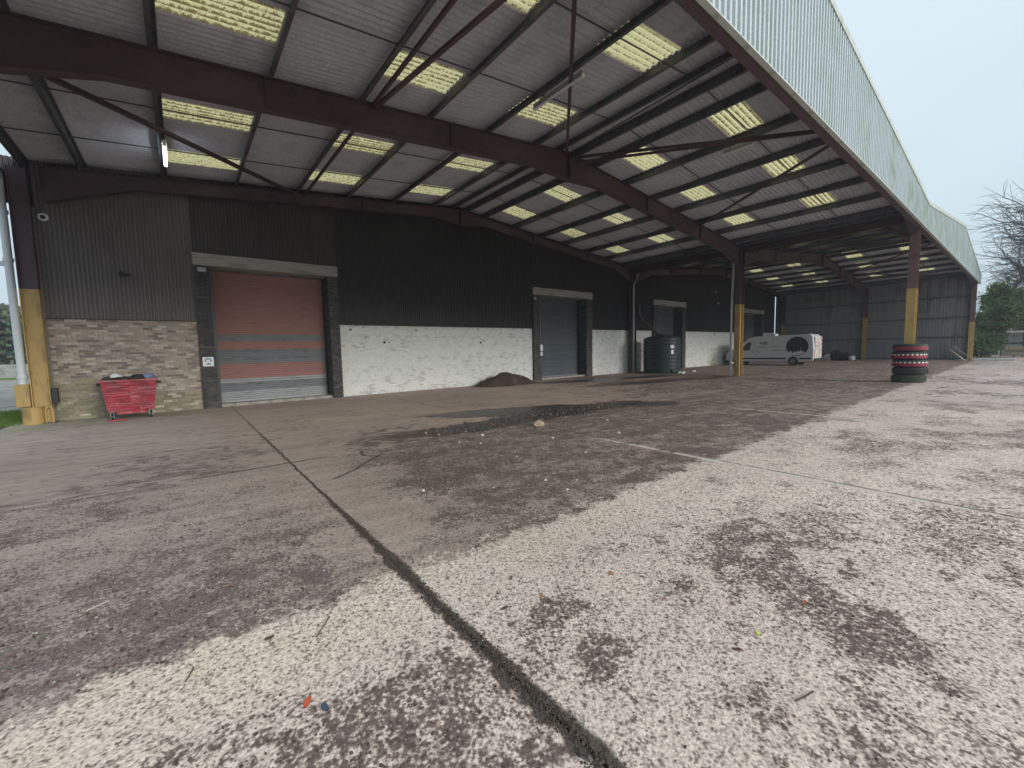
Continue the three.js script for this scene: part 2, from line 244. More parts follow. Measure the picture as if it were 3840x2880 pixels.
std('clad_brown', { map: mottle([0.033, 0.029, 0.034], [0.025, 0.022, 0.026], 0.9, 256, 8, 26, 4), roughness: 0.6 }); M.clad_brown.map.repeat.set(0.4, 0.4);
std('clad_brown2', { map: mottle([0.032, 0.028, 0.031], [0.04, 0.034, 0.037], 0.9, 256, 8, 126, 4), roughness: 0.6 }); M.clad_brown2.map.repeat.set(0.4, 0.4);
std('end_sheet', { map: dataTex(512, 512, (u, v) => { const s = fbm(u * 30, v * 2, 27, 4, 30), n = fbm(u * 8, v * 8, 28, 5, 8); return mix3([0.24, 0.25, 0.265], [0.12, 0.105, 0.1], 0.85 * sst(0.5, 0.75, 0.5 * s + 0.5 * n)).map(c => c * (0.85 + 0.3 * n)); }), roughness: 0.7 }); M.end_sheet.map.repeat.set(0.14, 0.14);
// pale box-profile fascia streaked with green algae
const fasciaTex = (seed, amt) => dataTex(512, 512, (u, v) => { const s = fbm(u * 40, v * 3, seed, 4, 40), b = fbm(u * 6, v * 5, seed + 4, 5, 6), k = sst(0.42, 0.68, 0.55 * s + 0.45 * b); return mix3([0.45, 0.51, 0.53], [0.29, 0.375, 0.285], amt * k).map(c => c * (0.9 + 0.2 * vn(u * 128, v * 128, 8, 128))); });
for (let k = 0; k < 6; k++) { std('fascia' + k, { map: fasciaTex(60 + k * 11, [0.3, 0.42, 0.36, 0.75, 0.9, 0.8][k]), roughness: 0.55 }); M['fascia' + k].map.repeat.set(0.31, 0.37); M['fascia' + k].map.offset.set(k * 0.37, k * 0.21); }
std('concrete_cast', { map: mottle([0.36, 0.345, 0.31], [0.22, 0.21, 0.185], 0.9, 256, 8, 29), roughness: 0.92 }); M.concrete_cast.map.repeat.set(0.9, 0.9);
std('mortar', { color: lin(0.33, 0.31, 0.275), roughness: 1 });
std('mortar_dark', { color: lin(0.11, 0.105, 0.1), roughness: 1 });
std('paint_joint', { color: lin(0.6, 0.61, 0.58), roughness: 0.9 });
std('white_pvc', { color: lin(0.66, 0.70, 0.74), roughness: 0.4 });
std('grey_pvc', { color: lin(0.36, 0.38, 0.4), roughness: 0.45 });
std('black', { color: lin(0.018, 0.018, 0.02), roughness: 0.5 });
std('dark_plastic', { color: lin(0.03, 0.032, 0.036), roughness: 0.45 });
std('white', { color: lin(0.75, 0.76, 0.76), roughness: 0.5 });
std('grey_metal', { color: lin(0.35, 0.36, 0.37), roughness: 0.45, metalness: 0.4 });
// ------------------------------------------------------------------ warehouse
const DOORS = [{ x0: 0.52, x1: 5.05, p: 0.46, red: true }, { x0: 15.38, x1: 20.27, p: 0.56 }, { x0: 27.0, x1: 31.5, p: 0.5 }, { x0: 42.3, x1: 46.8, p: 0.5 }];
const house = thing('warehouse', 'brown clad warehouse wall with brick base, concrete lintels and roller shutters', 'building');
const wallTop = x => roofY(Math.max(-3.1, Math.min(51.9, x))) + 0.02;
{
  // unseen slab added behind doors and sheets to block light, top following roof
  const prof = [[-3.05, 0], [49.9, 0], [49.9, wallTop(49.9) - 0.05], [38.05, 8.55], [24.4, wallTop(24.41) - 0.05], [10.75, 8.55], [-3.05, wallTop(-3.05) - 0.05]];
  const sh = new THREE.Shape(prof.map(p => new THREE.Vector2(...p))), g = new THREE.ExtrudeGeometry(sh, { depth: 0.3, bevelEnabled: false }); g.translate(0, 0, -18.42);
  mesh('light_stop_slab', g, M.concrete_cast, house);
  mesh('gable_wall', box(-3.05, -2.9, 0, 7.1, -34, -17.6), M.concrete_cast, house);
}
const cladBase = 2.93;
// upper cladding, one sheet about a metre wide at a time
function cladRun(x0, x1, y0) {
  const n = Math.max(1, Math.round((x1 - x0) / 1.0)), w = (x1 - x0) / n;
  for (let i = 0; i < n; i++) {
    const a = x0 + i * w, b = a + w + 0.02, z = ZW + (i % 2 ? 0.004 : 0);
    mesh('cladding_sheet', sheetGeo(trapProf(a, b, 0.1, 0.038), [0, 1], (u, d, v) => [u, v, z + d], (u, v) => v ? wallTop(u) - 0.04 : y0), b < 0.6 ? M.clad_pale : b < 5.2 ? M.clad_mid : (i * 7 + Math.round(x0)) % 3 ? M.clad_brown : M.clad_brown2, house);  // pale tone at the left end, mid above first door, dark beyond
  }
}
let px = -2.88;
for (const d of DOORS) { cladRun(px, d.x0, cladBase); cladRun(d.x0, d.x1, 5.16); px = d.x1; }
cladRun(px, 49.9, cladBase);
// brickwork
const brickVar = [0, 1, 2, 3, 4, 5, 6].map(k => [0.215, 0.1025].map(w => { const g = box(0, w, 0, 0.065, -0.05, 0), u = g.attributes.uv; for (let i = 0; i < u.count; i++) u.setXY(i, u.getX(i) + k * 0.413, u.getY(i) + k * 0.287); return g; }));
const palBuff = [[0.42, 0.345, 0.28], [0.50, 0.43, 0.35], [0.31, 0.255, 0.21], [0.56, 0.50, 0.42], [0.24, 0.2, 0.18], [0.45, 0.355, 0.29], [0.38, 0.335, 0.28], [0.27, 0.255, 0.165], [0.35, 0.33, 0.225]];
const palDark = [[0.06, 0.058, 0.06], [0.085, 0.08, 0.082], [0.045, 0.044, 0.048], [0.11, 0.105, 0.1], [0.07, 0.063, 0.06]];
const palWhite = [[0.74, 0.755, 0.74], [0.72, 0.735, 0.72], [0.77, 0.78, 0.76], [0.67, 0.685, 0.665], [0.55, 0.56, 0.53], [0.38, 0.42, 0.32]];
const grain = mottle([0.95, 0.95, 0.95], [0.62, 0.6, 0.58], 0.9, 256, 8, 33); grain.repeat.set(3, 3);
function pal(list, name) { return list.map((c, i) => std(name + i, { color: lin(...c), map: grain, roughness: 0.9 })); }
const chips = dataTex(512, 512, (u, v) => { const a = fbm(u * 40, v * 40, 233, 3, 40), b = fbm(u * 7, v * 7, 235, 4, 7), n = vn(u * 128, v * 128, 236, 128), c = sst(0.66, 0.74, a * 0.75 + b * 0.25); return mix3([0.97, 0.97, 0.96], [0.28, 0.27, 0.25], c * 0.8).map(k => k * (0.9 + 0.1 * n - 0.16 * sst(0.5, 0.75, b))); }); chips.repeat.set(0.7, 0.7);
const mBuff = pal(palBuff, 'buff_brick'), mDark = pal(palDark, 'dark_brick'), mWhite = palWhite.map((c, i) => std('painted_brick' + i, { color: lin(...c), map: chips, roughness: 0.85 }));
std('painted_rest', { vertexColors: true, map: chips, roughness: 0.85 }); std('brick_rest', { vertexColors: true, map: grain, roughness: 0.9 });
const counts = {};
const rb = rng(99);
// lays a panel of stretcher-bond bricks on the plane z; singles up to 300 per kind, the rest joined
function brickPanel(kind, x0, x1, y0, y1, z, mats, cols, pick, parent, singleIf = () => true, side = null) {
  const rest = [];
  let row = 0;
  for (let y = y0 + 0.005; y < y1 - 0.03; y += 0.075, row++) {
    let x = x0 + (row % 2 ? 0 : -0.1125);
    for (; x < x1 - 0.02; x += 0.225) {
      const a = Math.max(x, x0) + (x <= x0 ? 0 : 0.005), b = Math.min(x + 0.22, x1); if (b - a < 0.03) continue;
      const hh = Math.min(0.065, y1 - y), k = pick(a, y), dz = (rb() - 0.5) * (kind === 'brick' ? 0.011 : 0.005);
      if (hh > 0.06 && (counts[kind] || 0) < 300 && singleIf(a, y)) {
        counts[kind] = (counts[kind] || 0) + 1; const bv = brickVar[Math.floor(rb() * 7)], m = mesh(kind, Math.abs(b - a - 0.215) < 0.006 ? bv[0] : bv[1], mats[k], parent);
        if (m.geometry === bv[1]) m.scale.x = (b - a) / 0.1025; m.position.set(a, y, z + dz);
      } else rest.push([a, b, y, y + hh, z - 0.05 + dz, z + dz, cols[k]]);
    }
  }
  if (!rest.length) return;
  const g = boxes(rest.map(r => r.slice(0, 6))), col = new Float32Array(g.attributes.position.count * 3), per = 24;
  rest.forEach((r, i) => { for (let k = 0; k < per; k++) col.set(r[6], (i * per + k) * 3); });
  g.setAttribute('color', new THREE.BufferAttribute(col, 3));
  const m = mesh(kind + 's_beyond', g, kind === 'painted_brick' ? M.painted_rest : M.brick_rest, parent); m.userData.kind = 'stuff';
}
{ // buff brick base beside the left column, mossy at its foot
  const w = part('buff_brick_base', house);
  mesh('mortar_bed', box(-2.88, 0.52, 0, cladBase, ZW - 0.3, ZW - 0.014), M.mortar, w);
  brickPanel('brick', -2.88, 0.52, 0, cladBase - 0.01, ZW, mBuff, palBuff, (x, y) => { const n = fbm(x * 1.3 + 9, y * 2 + 9, 91, 3); if (y < 0.25 + 0.9 * n * n * 2 && rb() < 0.8) return 7 + (rb() < 0.5 ? 1 : 0); return Math.floor(rb() * 7); }, w, (x, y) => y > 1.25);
  for (const [a, b] of [[5.05, 15.38], [20.27, 27.0], [31.5, 42.3], [46.8, 49.9]]) {
    const p = part('painted_brick_base', house); p.userData.label = 'white painted brick base';
    mesh('mortar_bed', box(a, b, 0, cladBase - 0.03, ZW - 0.3, ZW - 0.0035), M.paint_joint, p);
    brickPanel('painted_brick', a, b, 0, cladBase - 0.04, ZW, mWhite, palWhite, (x, y) => { const n = fbm(x * 1.7 + 3, y * 1.7 + 3, 95, 4), r = rb(); if (x > 35.4 && x < 37.2 && y < 1.5 && r < 0.7 * (1.6 - y) * (1 - Math.abs(x - 36.3))) return 5; if (r < 0.03 + 0.2 * sst(0.9, 0.1, y) * sst(0.4, 0.6, n)) return 4; if (n > 0.6 && r < 0.5) return 3; return Math.floor(r * 97 % 1 * 3); }, p, (x, y) => y > 1.2 && x < 9.5);
  }
  mesh('drip_flashing', boxes([[-2.88, 0.5, cladBase - 0.01, cladBase + 0.015, ZW - 0.02, ZW + 0.05], [5.07, 15.36, cladBase - 0.03, cladBase - 0.005, ZW - 0.02, ZW + 0.045], [20.29, 26.98, cladBase - 0.03, cladBase - 0.005, ZW - 0.02, ZW + 0.045], [31.52, 42.28, cladBase - 0.03, cladBase - 0.005, ZW - 0.02, ZW + 0.045], [46.82, 49.9, cladBase - 0.03, cladBase - 0.005, ZW - 0.02, ZW + 0.045]]), M.clad_brown, house);
}
// paint chips and fixings on the white brick
{ const r = rng(5); for (const [x, y, s] of [[5.5, 2.72, 0.05], [6.9, 2.2, 0.06], [7.1, 2.18, 0.03], [11.9, 2.15, 0.06], [8.4, 2.72, 0.04], [13.2, 2.66, 0.03], [6.0, 2.0, 0.03], [9.4, 2.4, 0.025], [25.6, 1.5, 0.06], [21.6, 2.7, 0.04], [36.6, 2.72, 0.1]]) { const g = new THREE.IcosahedronGeometry(s, 1); g.scale(1, 1, 0.25); g.rotateZ(r() * 6); g.translate(x, y, ZW + 0.006); mesh('wall_fixing', g, M.dark_plastic, house); } }
// shutters
const shutR = mottle([0.36, 0.185, 0.16], [0.26, 0.14, 0.125], 0.6, 256, 6, 36, 3), shutG = mottle([0.2, 0.215, 0.225], [0.13, 0.14, 0.15], 0.8, 256, 6, 37), shutL = mottle([0.36, 0.375, 0.385], [0.24, 0.25, 0.255], 0.8, 256, 6, 38), shutB = mottle([0.105, 0.125, 0.145], [0.07, 0.085, 0.1], 0.8, 256, 6, 39);
std('shutter_red', { map: shutR, roughness: 0.6 }); std('shutter_grey', { map: shutG, roughness: 0.55 }); std('shutter_pale', { map: shutL, roughness: 0.5 }); std('shutter_slate', { map: shutB, roughness: 0.55 });
for (const n of ['red', 'grey', 'pale', 'slate']) M['shutter_' + n].map.repeat.set(0.6, 0.6);
function slatGeo(x0, x1, p) { // curled slat, a quarter of its height is the hinge groove
  const prof = []; for (let i = 0; i <= 6; i++) { const t = i / 6; prof.push([t * p * 0.8, 0.016 * Math.sin(Math.PI * t)]); } prof.push([p * 0.86, -0.008], [p, -0.002]);
  return sheetGeo(prof, [x0, x1], (a, d, v) => [v, a, d]);
}
DOORS.forEach((d, di) => {
  const xi0 = d.x0 + d.p, xi1 = d.x1 - (di ? d.p : 0.37), zd = ZW - 0.55;
  const surround = part('door_surround', house);
  for (const [a, b] of [[d.x0, xi0], [xi1, d.x1]]) {
    mesh('pier_core', box(a + 0.006, b - 0.006, 0, 4.76, zd - 0.1, ZW + 0.141), M.mortar_dark, surround);
    brickPanel('pier_brick', a, b, 0, 4.76, ZW + 0.15, mDark, palDark, () => Math.floor(rb() * 5), surround, (x, y) => di === 0);
    // returns: bricks on the reveal faces
    const rest = []; let row = 0; for (let y = 0.005; y < 4.72; y += 0.075, row++) for (let z = zd + (row % 2 ? 0 : 0.11); z < ZW + 0.1; z += 0.225) { const z1 = Math.min(z + 0.215, ZW + 0.098); rest.push(a === d.x0 ? [b - 0.05, b, y, y + 0.065, z, z1, palDark[Math.floor(rb() * 5)]] : [a, a + 0.05, y, y + 0.065, z, z1, palDark[Math.floor(rb() * 5)]]); rest.push(a === d.x0 ? [a, a + 0.05, y, y + 0.065, Math.max(z, ZW), Math.max(z1, ZW + 0.01), palDark[1]] : [b - 0.05, b, y, y + 0.065, Math.max(z, ZW), Math.max(z1, ZW + 0.01), palDark[1]]); }
    const g = boxes(rest.map(r => r.slice(0, 6))), col = new Float32Array(g.attributes.position.count * 3); rest.forEach((r, i) => { for (let k = 0; k < 24; k++) col.set(r[6], (i * 24 + k) * 3); }); g.setAttribute('color', new THREE.BufferAttribute(col, 3));
    mesh('reveal_bricks', g, M.brick_rest, surround).userData.kind = 'stuff';
  }
  mesh('lintel', rbox(d.x1 - d.x0 + 0.02, 0.4, 0.8, 0.012, (d.x0 + d.x1) / 2, 4.962, ZW - 0.22), M.concrete_cast, surround);
  mesh('sill', box(xi0, xi1, 0, 0.1, zd - 0.1, ZW + 0.02), M.concrete_cast, surround);
  const sh = part('roller_shutter', house); sh.userData.label = d.red ? 'faded red roller shutter patched with grey slats' : 'slate grey roller shutter';
  const p = 0.0755, geos = [0, 1, 2, 3, 4, 5, 6].map(k => { const g = slatGeo(xi0 + 0.03, xi1 - 0.03, p), u = g.attributes.uv; for (let i = 0; i < u.count; i++) u.setXY(i, u.getX(i) + k * 0.37, u.getY(i) + k * 1.73); return g; }), n = Math.floor(4.66 / p);
  for (let i = 0; i < n; i++) {
    const y = 0.1 + i * p, h = i * p; let m = M.shutter_slate;
    if (d.red) m = h < 0.33 ? M.shutter_pale : h < 0.62 ? M.shutter_grey : h < 0.82 ? M.shutter_pale : h < 1.33 ? M.shutter_red : h < 1.87 ? M.shutter_grey : h < 2.17 ? M.shutter_red : h < 2.39 ? M.shutter_grey : M.shutter_red;
    const s = mesh('slat', geos[(i * 5 + (i >> 2)) % 7], m, sh); s.position.set(0, y, zd + (i % 3) * 0.0015); s.rotation.x = (rb() - 0.5) * 0.09; s.rotation.z = (rb() - 0.5) * 0.0012; if (h < 0.05) mesh('bottom_bar', box(xi0 + 0.03, xi1 - 0.03, 0.1, 0.16, zd + 0.018, zd + 0.05), d.red ? M.shutter_pale : M.shutter_grey, sh);
  }
  mesh('guide_rail', boxes([[xi0, xi0 + 0.07, 0.1, 4.7, zd - 0.03, zd + 0.05], [xi1 - 0.07, xi1, 0.1, 4.7, zd - 0.03, zd + 0.05]]), M.dark_plastic, sh);
});
mesh('bullnose_guard', box(0.93, 1.0, 0.0, 4.7, ZW + 0.151, ZW + 0.16), M.dark_plastic, house).visible = true;
// warehouse roof behind the canopy
for (const s of SPANS) for (const [a, b] of [[s.e0, s.c], [s.c, s.e1]]) { const A = Math.max(a, -3.05), B = Math.min(b, 49.9); mesh('roof_slope', quadsGeo([[[A, roofY(A + 0.01) + 0.06, -17.5], [B, roofY(B - 0.01) + 0.06, -17.5], [B, roofY(B - 0.01) + 0.06, -34], [A, roofY(A + 0.01) + 0.06, -34]]]), M.fibre, house); }
console.log('warehouse done');

// small things fixed to the warehouse
{
  const sg = thing('safety_sign', 'small white square sign with a grey and blue print on dark brick pier', 'sign', [0.72, 1.58, ZW + 0.153]);
  mesh('board', rbox(0.3, 0.31, 0.006, 0.002, 0, 0, 0.003), M.white, sg);
  std('sign_blue', { color: lin(0.12, 0.26, 0.34), roughness: 0.5 });
  const ring = new THREE.RingGeometry(0.05, 0.095, 24, 1, -0.4, Math.PI + 0.8); ring.translate(0, 0.03, 0.008); mesh('printed_arch', ring, M.sign_blue, sg);
  const t = new THREE.CircleGeometry(0.1, 3); t.rotateZ(Math.PI / 2); t.scale(1, 0.5, 1); t.translate(0, -0.075, 0.008); mesh('printed_foot', t, M.sign_blue, sg);
  const wl = thing('floodlight', 'small grey floodlight box fixed high on pier under lintel of red shutter', 'floodlight', [0.74, 4.6, ZW + 0.16]);
  mesh('housing', rbox(0.24, 0.14, 0.12, 0.02, 0, 0, 0.1), M.grey_metal, wl); mesh('bracket', box(-0.02, 0.02, -0.12, 0.1, -0.008, 0.045), M.dark_plastic, wl);
  const dl = thing('dome_lamp', 'round white bulkhead lamp high on ribbed cladding beside corner column', 'lamp', [-2.72, 5.72, ZW + 0.035]);
  mesh('base', cyl(0.1, 0.11, 0.05, 0, 0, 0.025, 20, 'z'), M.white, dl); mesh('lens', new THREE.SphereGeometry(0.055, 14, 8, 0, 6.3, 0, 1.57).rotateX(Math.PI / 2).translate(0, 0, 0.05), M.dark_plastic, dl);
  const cam = thing('camera_bracket', 'dark camera arm fixed on ribbed cladding above buff brick', 'camera', [-1.23, 4.31, ZW + 0.03]);
  mesh('bracket', rbox(0.1, 0.14, 0.05, 0.01, 0, 0, 0.025), M.black, cam); mesh('body', cyl(0.045, 0.045, 0.24, 0.07, -0.03, 0.13, 12, 'x'), M.black, cam); mesh('arm', cyl(0.018, 0.018, 0.1, 0, -0.02, 0.08, 8, 'z'), M.black, cam); mesh('cable', tube([[-0.05, 0.04, 0.01], [-0.16, 0.06, 0.01], [-0.24, 0.03, 0.01]], 0.008, 8, 5), M.black, cam);
  const sw = thing('shutter_control', 'white control boxes on pier left of the nearest slate shutter', 'control box', [15.86, 1.62, ZW + 0.152]);
  mesh('upper_box', rbox(0.18, 0.36, 0.09, 0.012, 0, 0.2, 0.045), M.white, sw); mesh('lower_box', rbox(0.16, 0.2, 0.08, 0.012, 0, -0.14, 0.04), M.white, sw); mesh('button', cyl(0.02, 0.02, 0.02, 0, -0.14, 0.088, 10, 'z'), M.black, sw); mesh('conduit', cyl(0.012, 0.012, 2.4, 0.0, 1.58, 0.02, 8), M.grey_pvc, sw);
  for (const [x, y, l] of [[36.5, 6.35, 'upper of two small pale lamps on dark cladding above the van'], [37.0, 5.4, 'lower of two small pale lamps on dark cladding above the van'], [15.45, 4.55, 'tiny pale lamp at head of pier left of the nearest slate shutter']]) { const o = thing('wall_lamp', l, 'lamp', [x, y, ZW + (x < 16 ? 0.155 : 0.035)]); mesh('base', rbox(0.12, 0.16, 0.04, 0.01, 0, 0, 0.02), M.grey_metal, o); mesh('head', new THREE.SphereGeometry(0.07, 12, 8).translate(0, -0.01, 0.07), M.white_pvc, o); }
}
// ------------------------------------------------------------------ open canopy (portal frames, purlins, sheets, fascia)
const shed = thing('portal_canopy', 'open-sided steel canopy with brown frames, yellow-based posts and pale ribbed fascia', 'canopy', [0, 0, 0], 0);
shed.userData.kind = 'thing';
const YP = [[-3.15, 3.7]];
function frame(z, s, dep, apex, eave, wall) {
  const top = x => 8.6 - 0.1 * Math.abs(x - s.c) - 0.235, q = [];
  const hx = 1.9, ha = 1.5;
  for (const sg of [-1, 1]) {
    const xe = s.c + sg * 13.35, stations = [[xe, eave], [xe - sg * hx, dep], [s.c + sg * ha, dep], [s.c, apex]];
    for (let i = 0; i < 3; i++) { let a = stations[i], b = stations[i + 1]; if (sg > 0) [a, b] = [b, a]; q.push(...ibeamQ([a[0], top(a[0]), z], [b[0], top(b[0]), z], a[1], b[1], 0.22)); }
  }
  q.push(...boxQ(s.c - 0.012, s.c + 0.012, top(s.c) - apex - 0.02, top(s.c) + 0.02, z - 0.125, z + 0.125));   // apex end plate
  for (const sg of [-1, 1]) for (const k of [4.6, 9]) q.push(...boxQ(s.c + sg * k - 0.006, s.c + sg * k + 0.006, top(s.c + sg * k) - dep + 0.02, top(s.c + sg * k) - 0.02, z - 0.1, z + 0.1)); // web stiffeners
  mesh('rafter', quadsGeo(q), M.oxide, shed);
}
for (const s of SPANS) { frame(ZW + 0.25, s, 0.42, 0.76, 0.95); frame(ZM, s, 0.66, 0.9, 0.98); frame(ZF - 0.32, s, 0.5, 0.8, 0.9); }
// front girder carrying the fascia
mesh('front_girder', quadsGeo([...ibeamQ([-3.2, 6.72, ZF - 0.13], [52.1, 6.72, ZF - 0.13], 0.37, 0.37, 0.19)]), M.oxide, shed);
// columns: brown above, yellow paint below
function column(x, z, yTop, yYel, dep = 0.46, w = 0.29, base = true) {
  const c = part('column', shed);
  mesh('upper_shaft', quadsGeo(icolQ(x, z, yYel, yTop, dep, w)), z > -5 ? M.oxide_faded : M.oxide, c);
  if (yYel > 0.1) mesh('yellow_shaft', quadsGeo(icolQ(x, z, 0.02, yYel, dep + 0.003, w + 0.003)), M.yellow, c);
  if (base) mesh('base_plate', box(x - dep / 2 - 0.06, x + dep / 2 + 0.06, 0, 0.02, z - w / 2 - 0.06, z + w / 2 + 0.06), M.galv, c);
  return c;
}
const eaveY = 7.02;
column(-3.08, ZW + 0.28, 6.9, 3.69, 0.36, 0.26); column(-3.08, ZM, 6.9, 3.8); column(-3.08, ZF - 0.28, 6.9, 3.8);
column(24.25, ZW + 0.3, 6.9, 0.05); column(24.25, ZM, 6.9, 3.96); column(24.25, ZF - 0.28, 6.9, 3.93);
column(51.75, ZW + 0.3, 6.9, 3.8); column(51.75, ZM, 6.9, 4.05); column(51.75, ZF - 0.26, 6.9, 3.2);
mesh('valley_beam', quadsGeo(ibeamQ([24.25, 6.98, ZF - 0.3], [24.25, 6.98, ZW + 0.2], 0.3, 0.3, 0.17)), M.oxide, shed);
mesh('valley_gutter', boxes([[24.1, 24.7, 7.02, 7.03, ZW, ZF - 0.05], [24.1, 24.11, 7.03, 7.2, ZW, ZF - 0.05], [24.69, 24.7, 7.03, 7.2, ZW, ZF - 0.05]]), M.galv, shed);
for (const [z, s] of [[ZM, 1], [ZM, -1], [ZF - 0.28, -1], [ZW + 0.3, 1]]) mesh('knee_brace', barGeo([24.25, 6.05, z + s * 0.16], [24.25, 6.7, z + s * 0.95], 0.07, 0.07), M.oxide, shed);
// Z purlins
const PUR = [13.7, 12.55, 10.75, 8.85, 6.95, 5.15, 3.28, 1.37, 0.35];
for (const s of SPANS) for (const sg of [-1, 1]) for (const k of PUR) {
  const x = s.c + sg * k, y = 8.6 - 0.1 * k - 0.035, z0 = ZW + 0.02, z1 = ZF - 0.05, b = sg;
  mesh('purlin', quadsGeo([...boxQ(x - 0.004, x + 0.004, y - 0.2, y, z0, z1), ...boxQ(Math.min(x, x + b * 0.085), Math.max(x, x + b * 0.085), y - 0.205, y - 0.2, z0, z1), ...boxQ(Math.min(x, x - b * 0.07), Math.max(x, x - b * 0.07), y, y + 0.005, z0, z1), ...boxQ(x + b * 0.081, x + b * 0.085, y - 0.2, y - 0.18, z0, z1)]), M.galv, shed);
}
// roof sheets and rooflights, strip by strip
const ZS = [-3.02, -4.2, -5.3, -6.3, -7.35, -8.4, -9.4, -10.4, -11.4, -12.4, -13.4, -14.35, -15.3, -16.3, -17.52], LIT = new Set([2, 5, 9, 12]);
const LT = [[10.75, 8.85], [6.95, 5.15], [3.28, 1.37]];
const grpTex = (seed, dirt) => dataTex(512, 512, (u, v) => { // weathered yellow sheet: moss and dirt lie in the troughs as blotches
  const n = fbm(u * 24, v * 24, seed, 5, 24), f = vn(u * 128, v * 128, seed + 1, 128), sp = fbm(u * 60, v * 60, seed + 2, 2, 60);
  const ph = 0.5 - 0.5 * Math.cos(2 * Math.PI * u * 7), d = Math.max(sst(0.56 - dirt, 0.98 - dirt, ph * 0.72 + (n - 0.5) * 1.1 + (sp - 0.5) * 0.35), 0.9 * sst(0.74, 0.82, sp));
  return mix3([0.97, 0.87, 0.5], [0.26, 0.19, 0.065], d * 0.92).map(c => c * (0.92 + 0.16 * f));
});
const grp = [0, 1, 2, 3, 4, 5].map(k => { const m = new THREE.MeshPhysicalMaterial({ map: grpTex(140 + k * 7, [0.08, 0.24, 0.12, 0.3, 0.03, 0.18][k]), roughness: 1, transmission: 0.62, thickness: 0, side: THREE.DoubleSide, specularIntensity: 0.2 }); m.name = 'rooflight' + k; return m; });
const laps = [];
for (const s of SPANS) for (const sg of [-1, 1]) for (let i = 0; i < ZS.length - 1; i++) {
  const z1 = ZS[i] + 0.03, z0 = ZS[i + 1] - 0.03, lift = (i % 2) * 0.014, prof = sineProf(z0, z1, 0.152, 0.024);
  const cut = LIT.has(i) ? LT : [], ks = [0.02]; [...cut].reverse().forEach(([a, b]) => ks.push(b, a)); ks.push(13.85);
  for (let k = 0; k < ks.length - 1; k++) {
    const a = ks[k], b = ks[k + 1], lit = cut.length && k % 2 === 1, ov = lit ? 0 : 0.05, xs = [s.c + sg * (a - (k ? ov : 0)), s.c + sg * (b + (b < 13 ? ov : 0))];
    const g = sheetGeo(prof, xs, (u, d, v) => [v, 8.6 - 0.1 * Math.abs(v - s.c) + d + lift + (lit ? 0.007 : 0), u]);
    if (lit) { // texture across one sheet, aligned with its corrugation
      const uv = g.attributes.uv; for (let n = 0; n < uv.count; n++) uv.setXY(n, (uv.getX(n) - z0) / (z1 - z0) + 0.0, uv.getY(n) * 0.9 + i * 0.13);
      mesh('rooflight', g, grp[(i * 7 + k * 2 + (sg > 0 ? 3 : 0) + (s.c > 20 ? 1 : 0)) % 6], shed);
    } else mesh('roof_sheet', g, M.fibre, shed);
  }
}
mesh('ridge_cap', quadsGeo(SPANS.flatMap(s => [[[s.c - 0.3, 8.63, ZF], [s.c, 8.68, ZF], [s.c, 8.68, ZW], [s.c - 0.3, 8.63, ZW]], [[s.c, 8.68, ZF], [s.c + 0.3, 8.63, ZF], [s.c + 0.3, 8.63, ZW], [s.c, 8.68, ZW]]])), M.fibre, shed);
for (const s of SPANS) for (const sg of [-1, 1]) for (const z of [-5.66, -8.05, -12.65, -15.0]) mesh('sag_rod', barGeo([s.c + sg * 0.3, 8.42, z], [s.c + sg * 13.6, 8.45 - 1.36, z + 0.02], 0.024, 0.024), M.galv, shed);
// wind bracing and ties below the purlins
const by = (x, o = 0.4) => roofY(x) - o;
for (const [x0, z0, x1, z1, w, o = 0.36] of [[-2.9, -10.35, 3.75, -17.0, 0.1], [3.95, -3.4, 3.95, -10.1, 0.07], [3.95, -10.3, 3.95, -17.05, 0.07], [4.02, -10.1, 5.0, -3.4, 0.08], [10.6, -10.1, 3.9, -3.4, 0.08], [10.9, -10.1, 15.3, -3.4, 0.08], [11.0, -10.05, 15.0, -3.4, 0.07, 0.5], [15.4, -3.4, 19.5, -10.1, 0.08], [30.5, -10.1, 38, -3.4, 0.08], [38, -3.4, 45, -10.1, 0.08], [45, -10.1, 51, -3.4, 0.08]])
  mesh('brace', barGeo([x0, by(x0, o), z0], [x1, by(x1, o), z1], w, w * 0.9), M.oxide, shed);
mesh('hanging_tie', barGeo([10.72, 8.3, -10.1], [10.3, 8.33, -3.5], 0.03, 0.03), M.galv, shed);
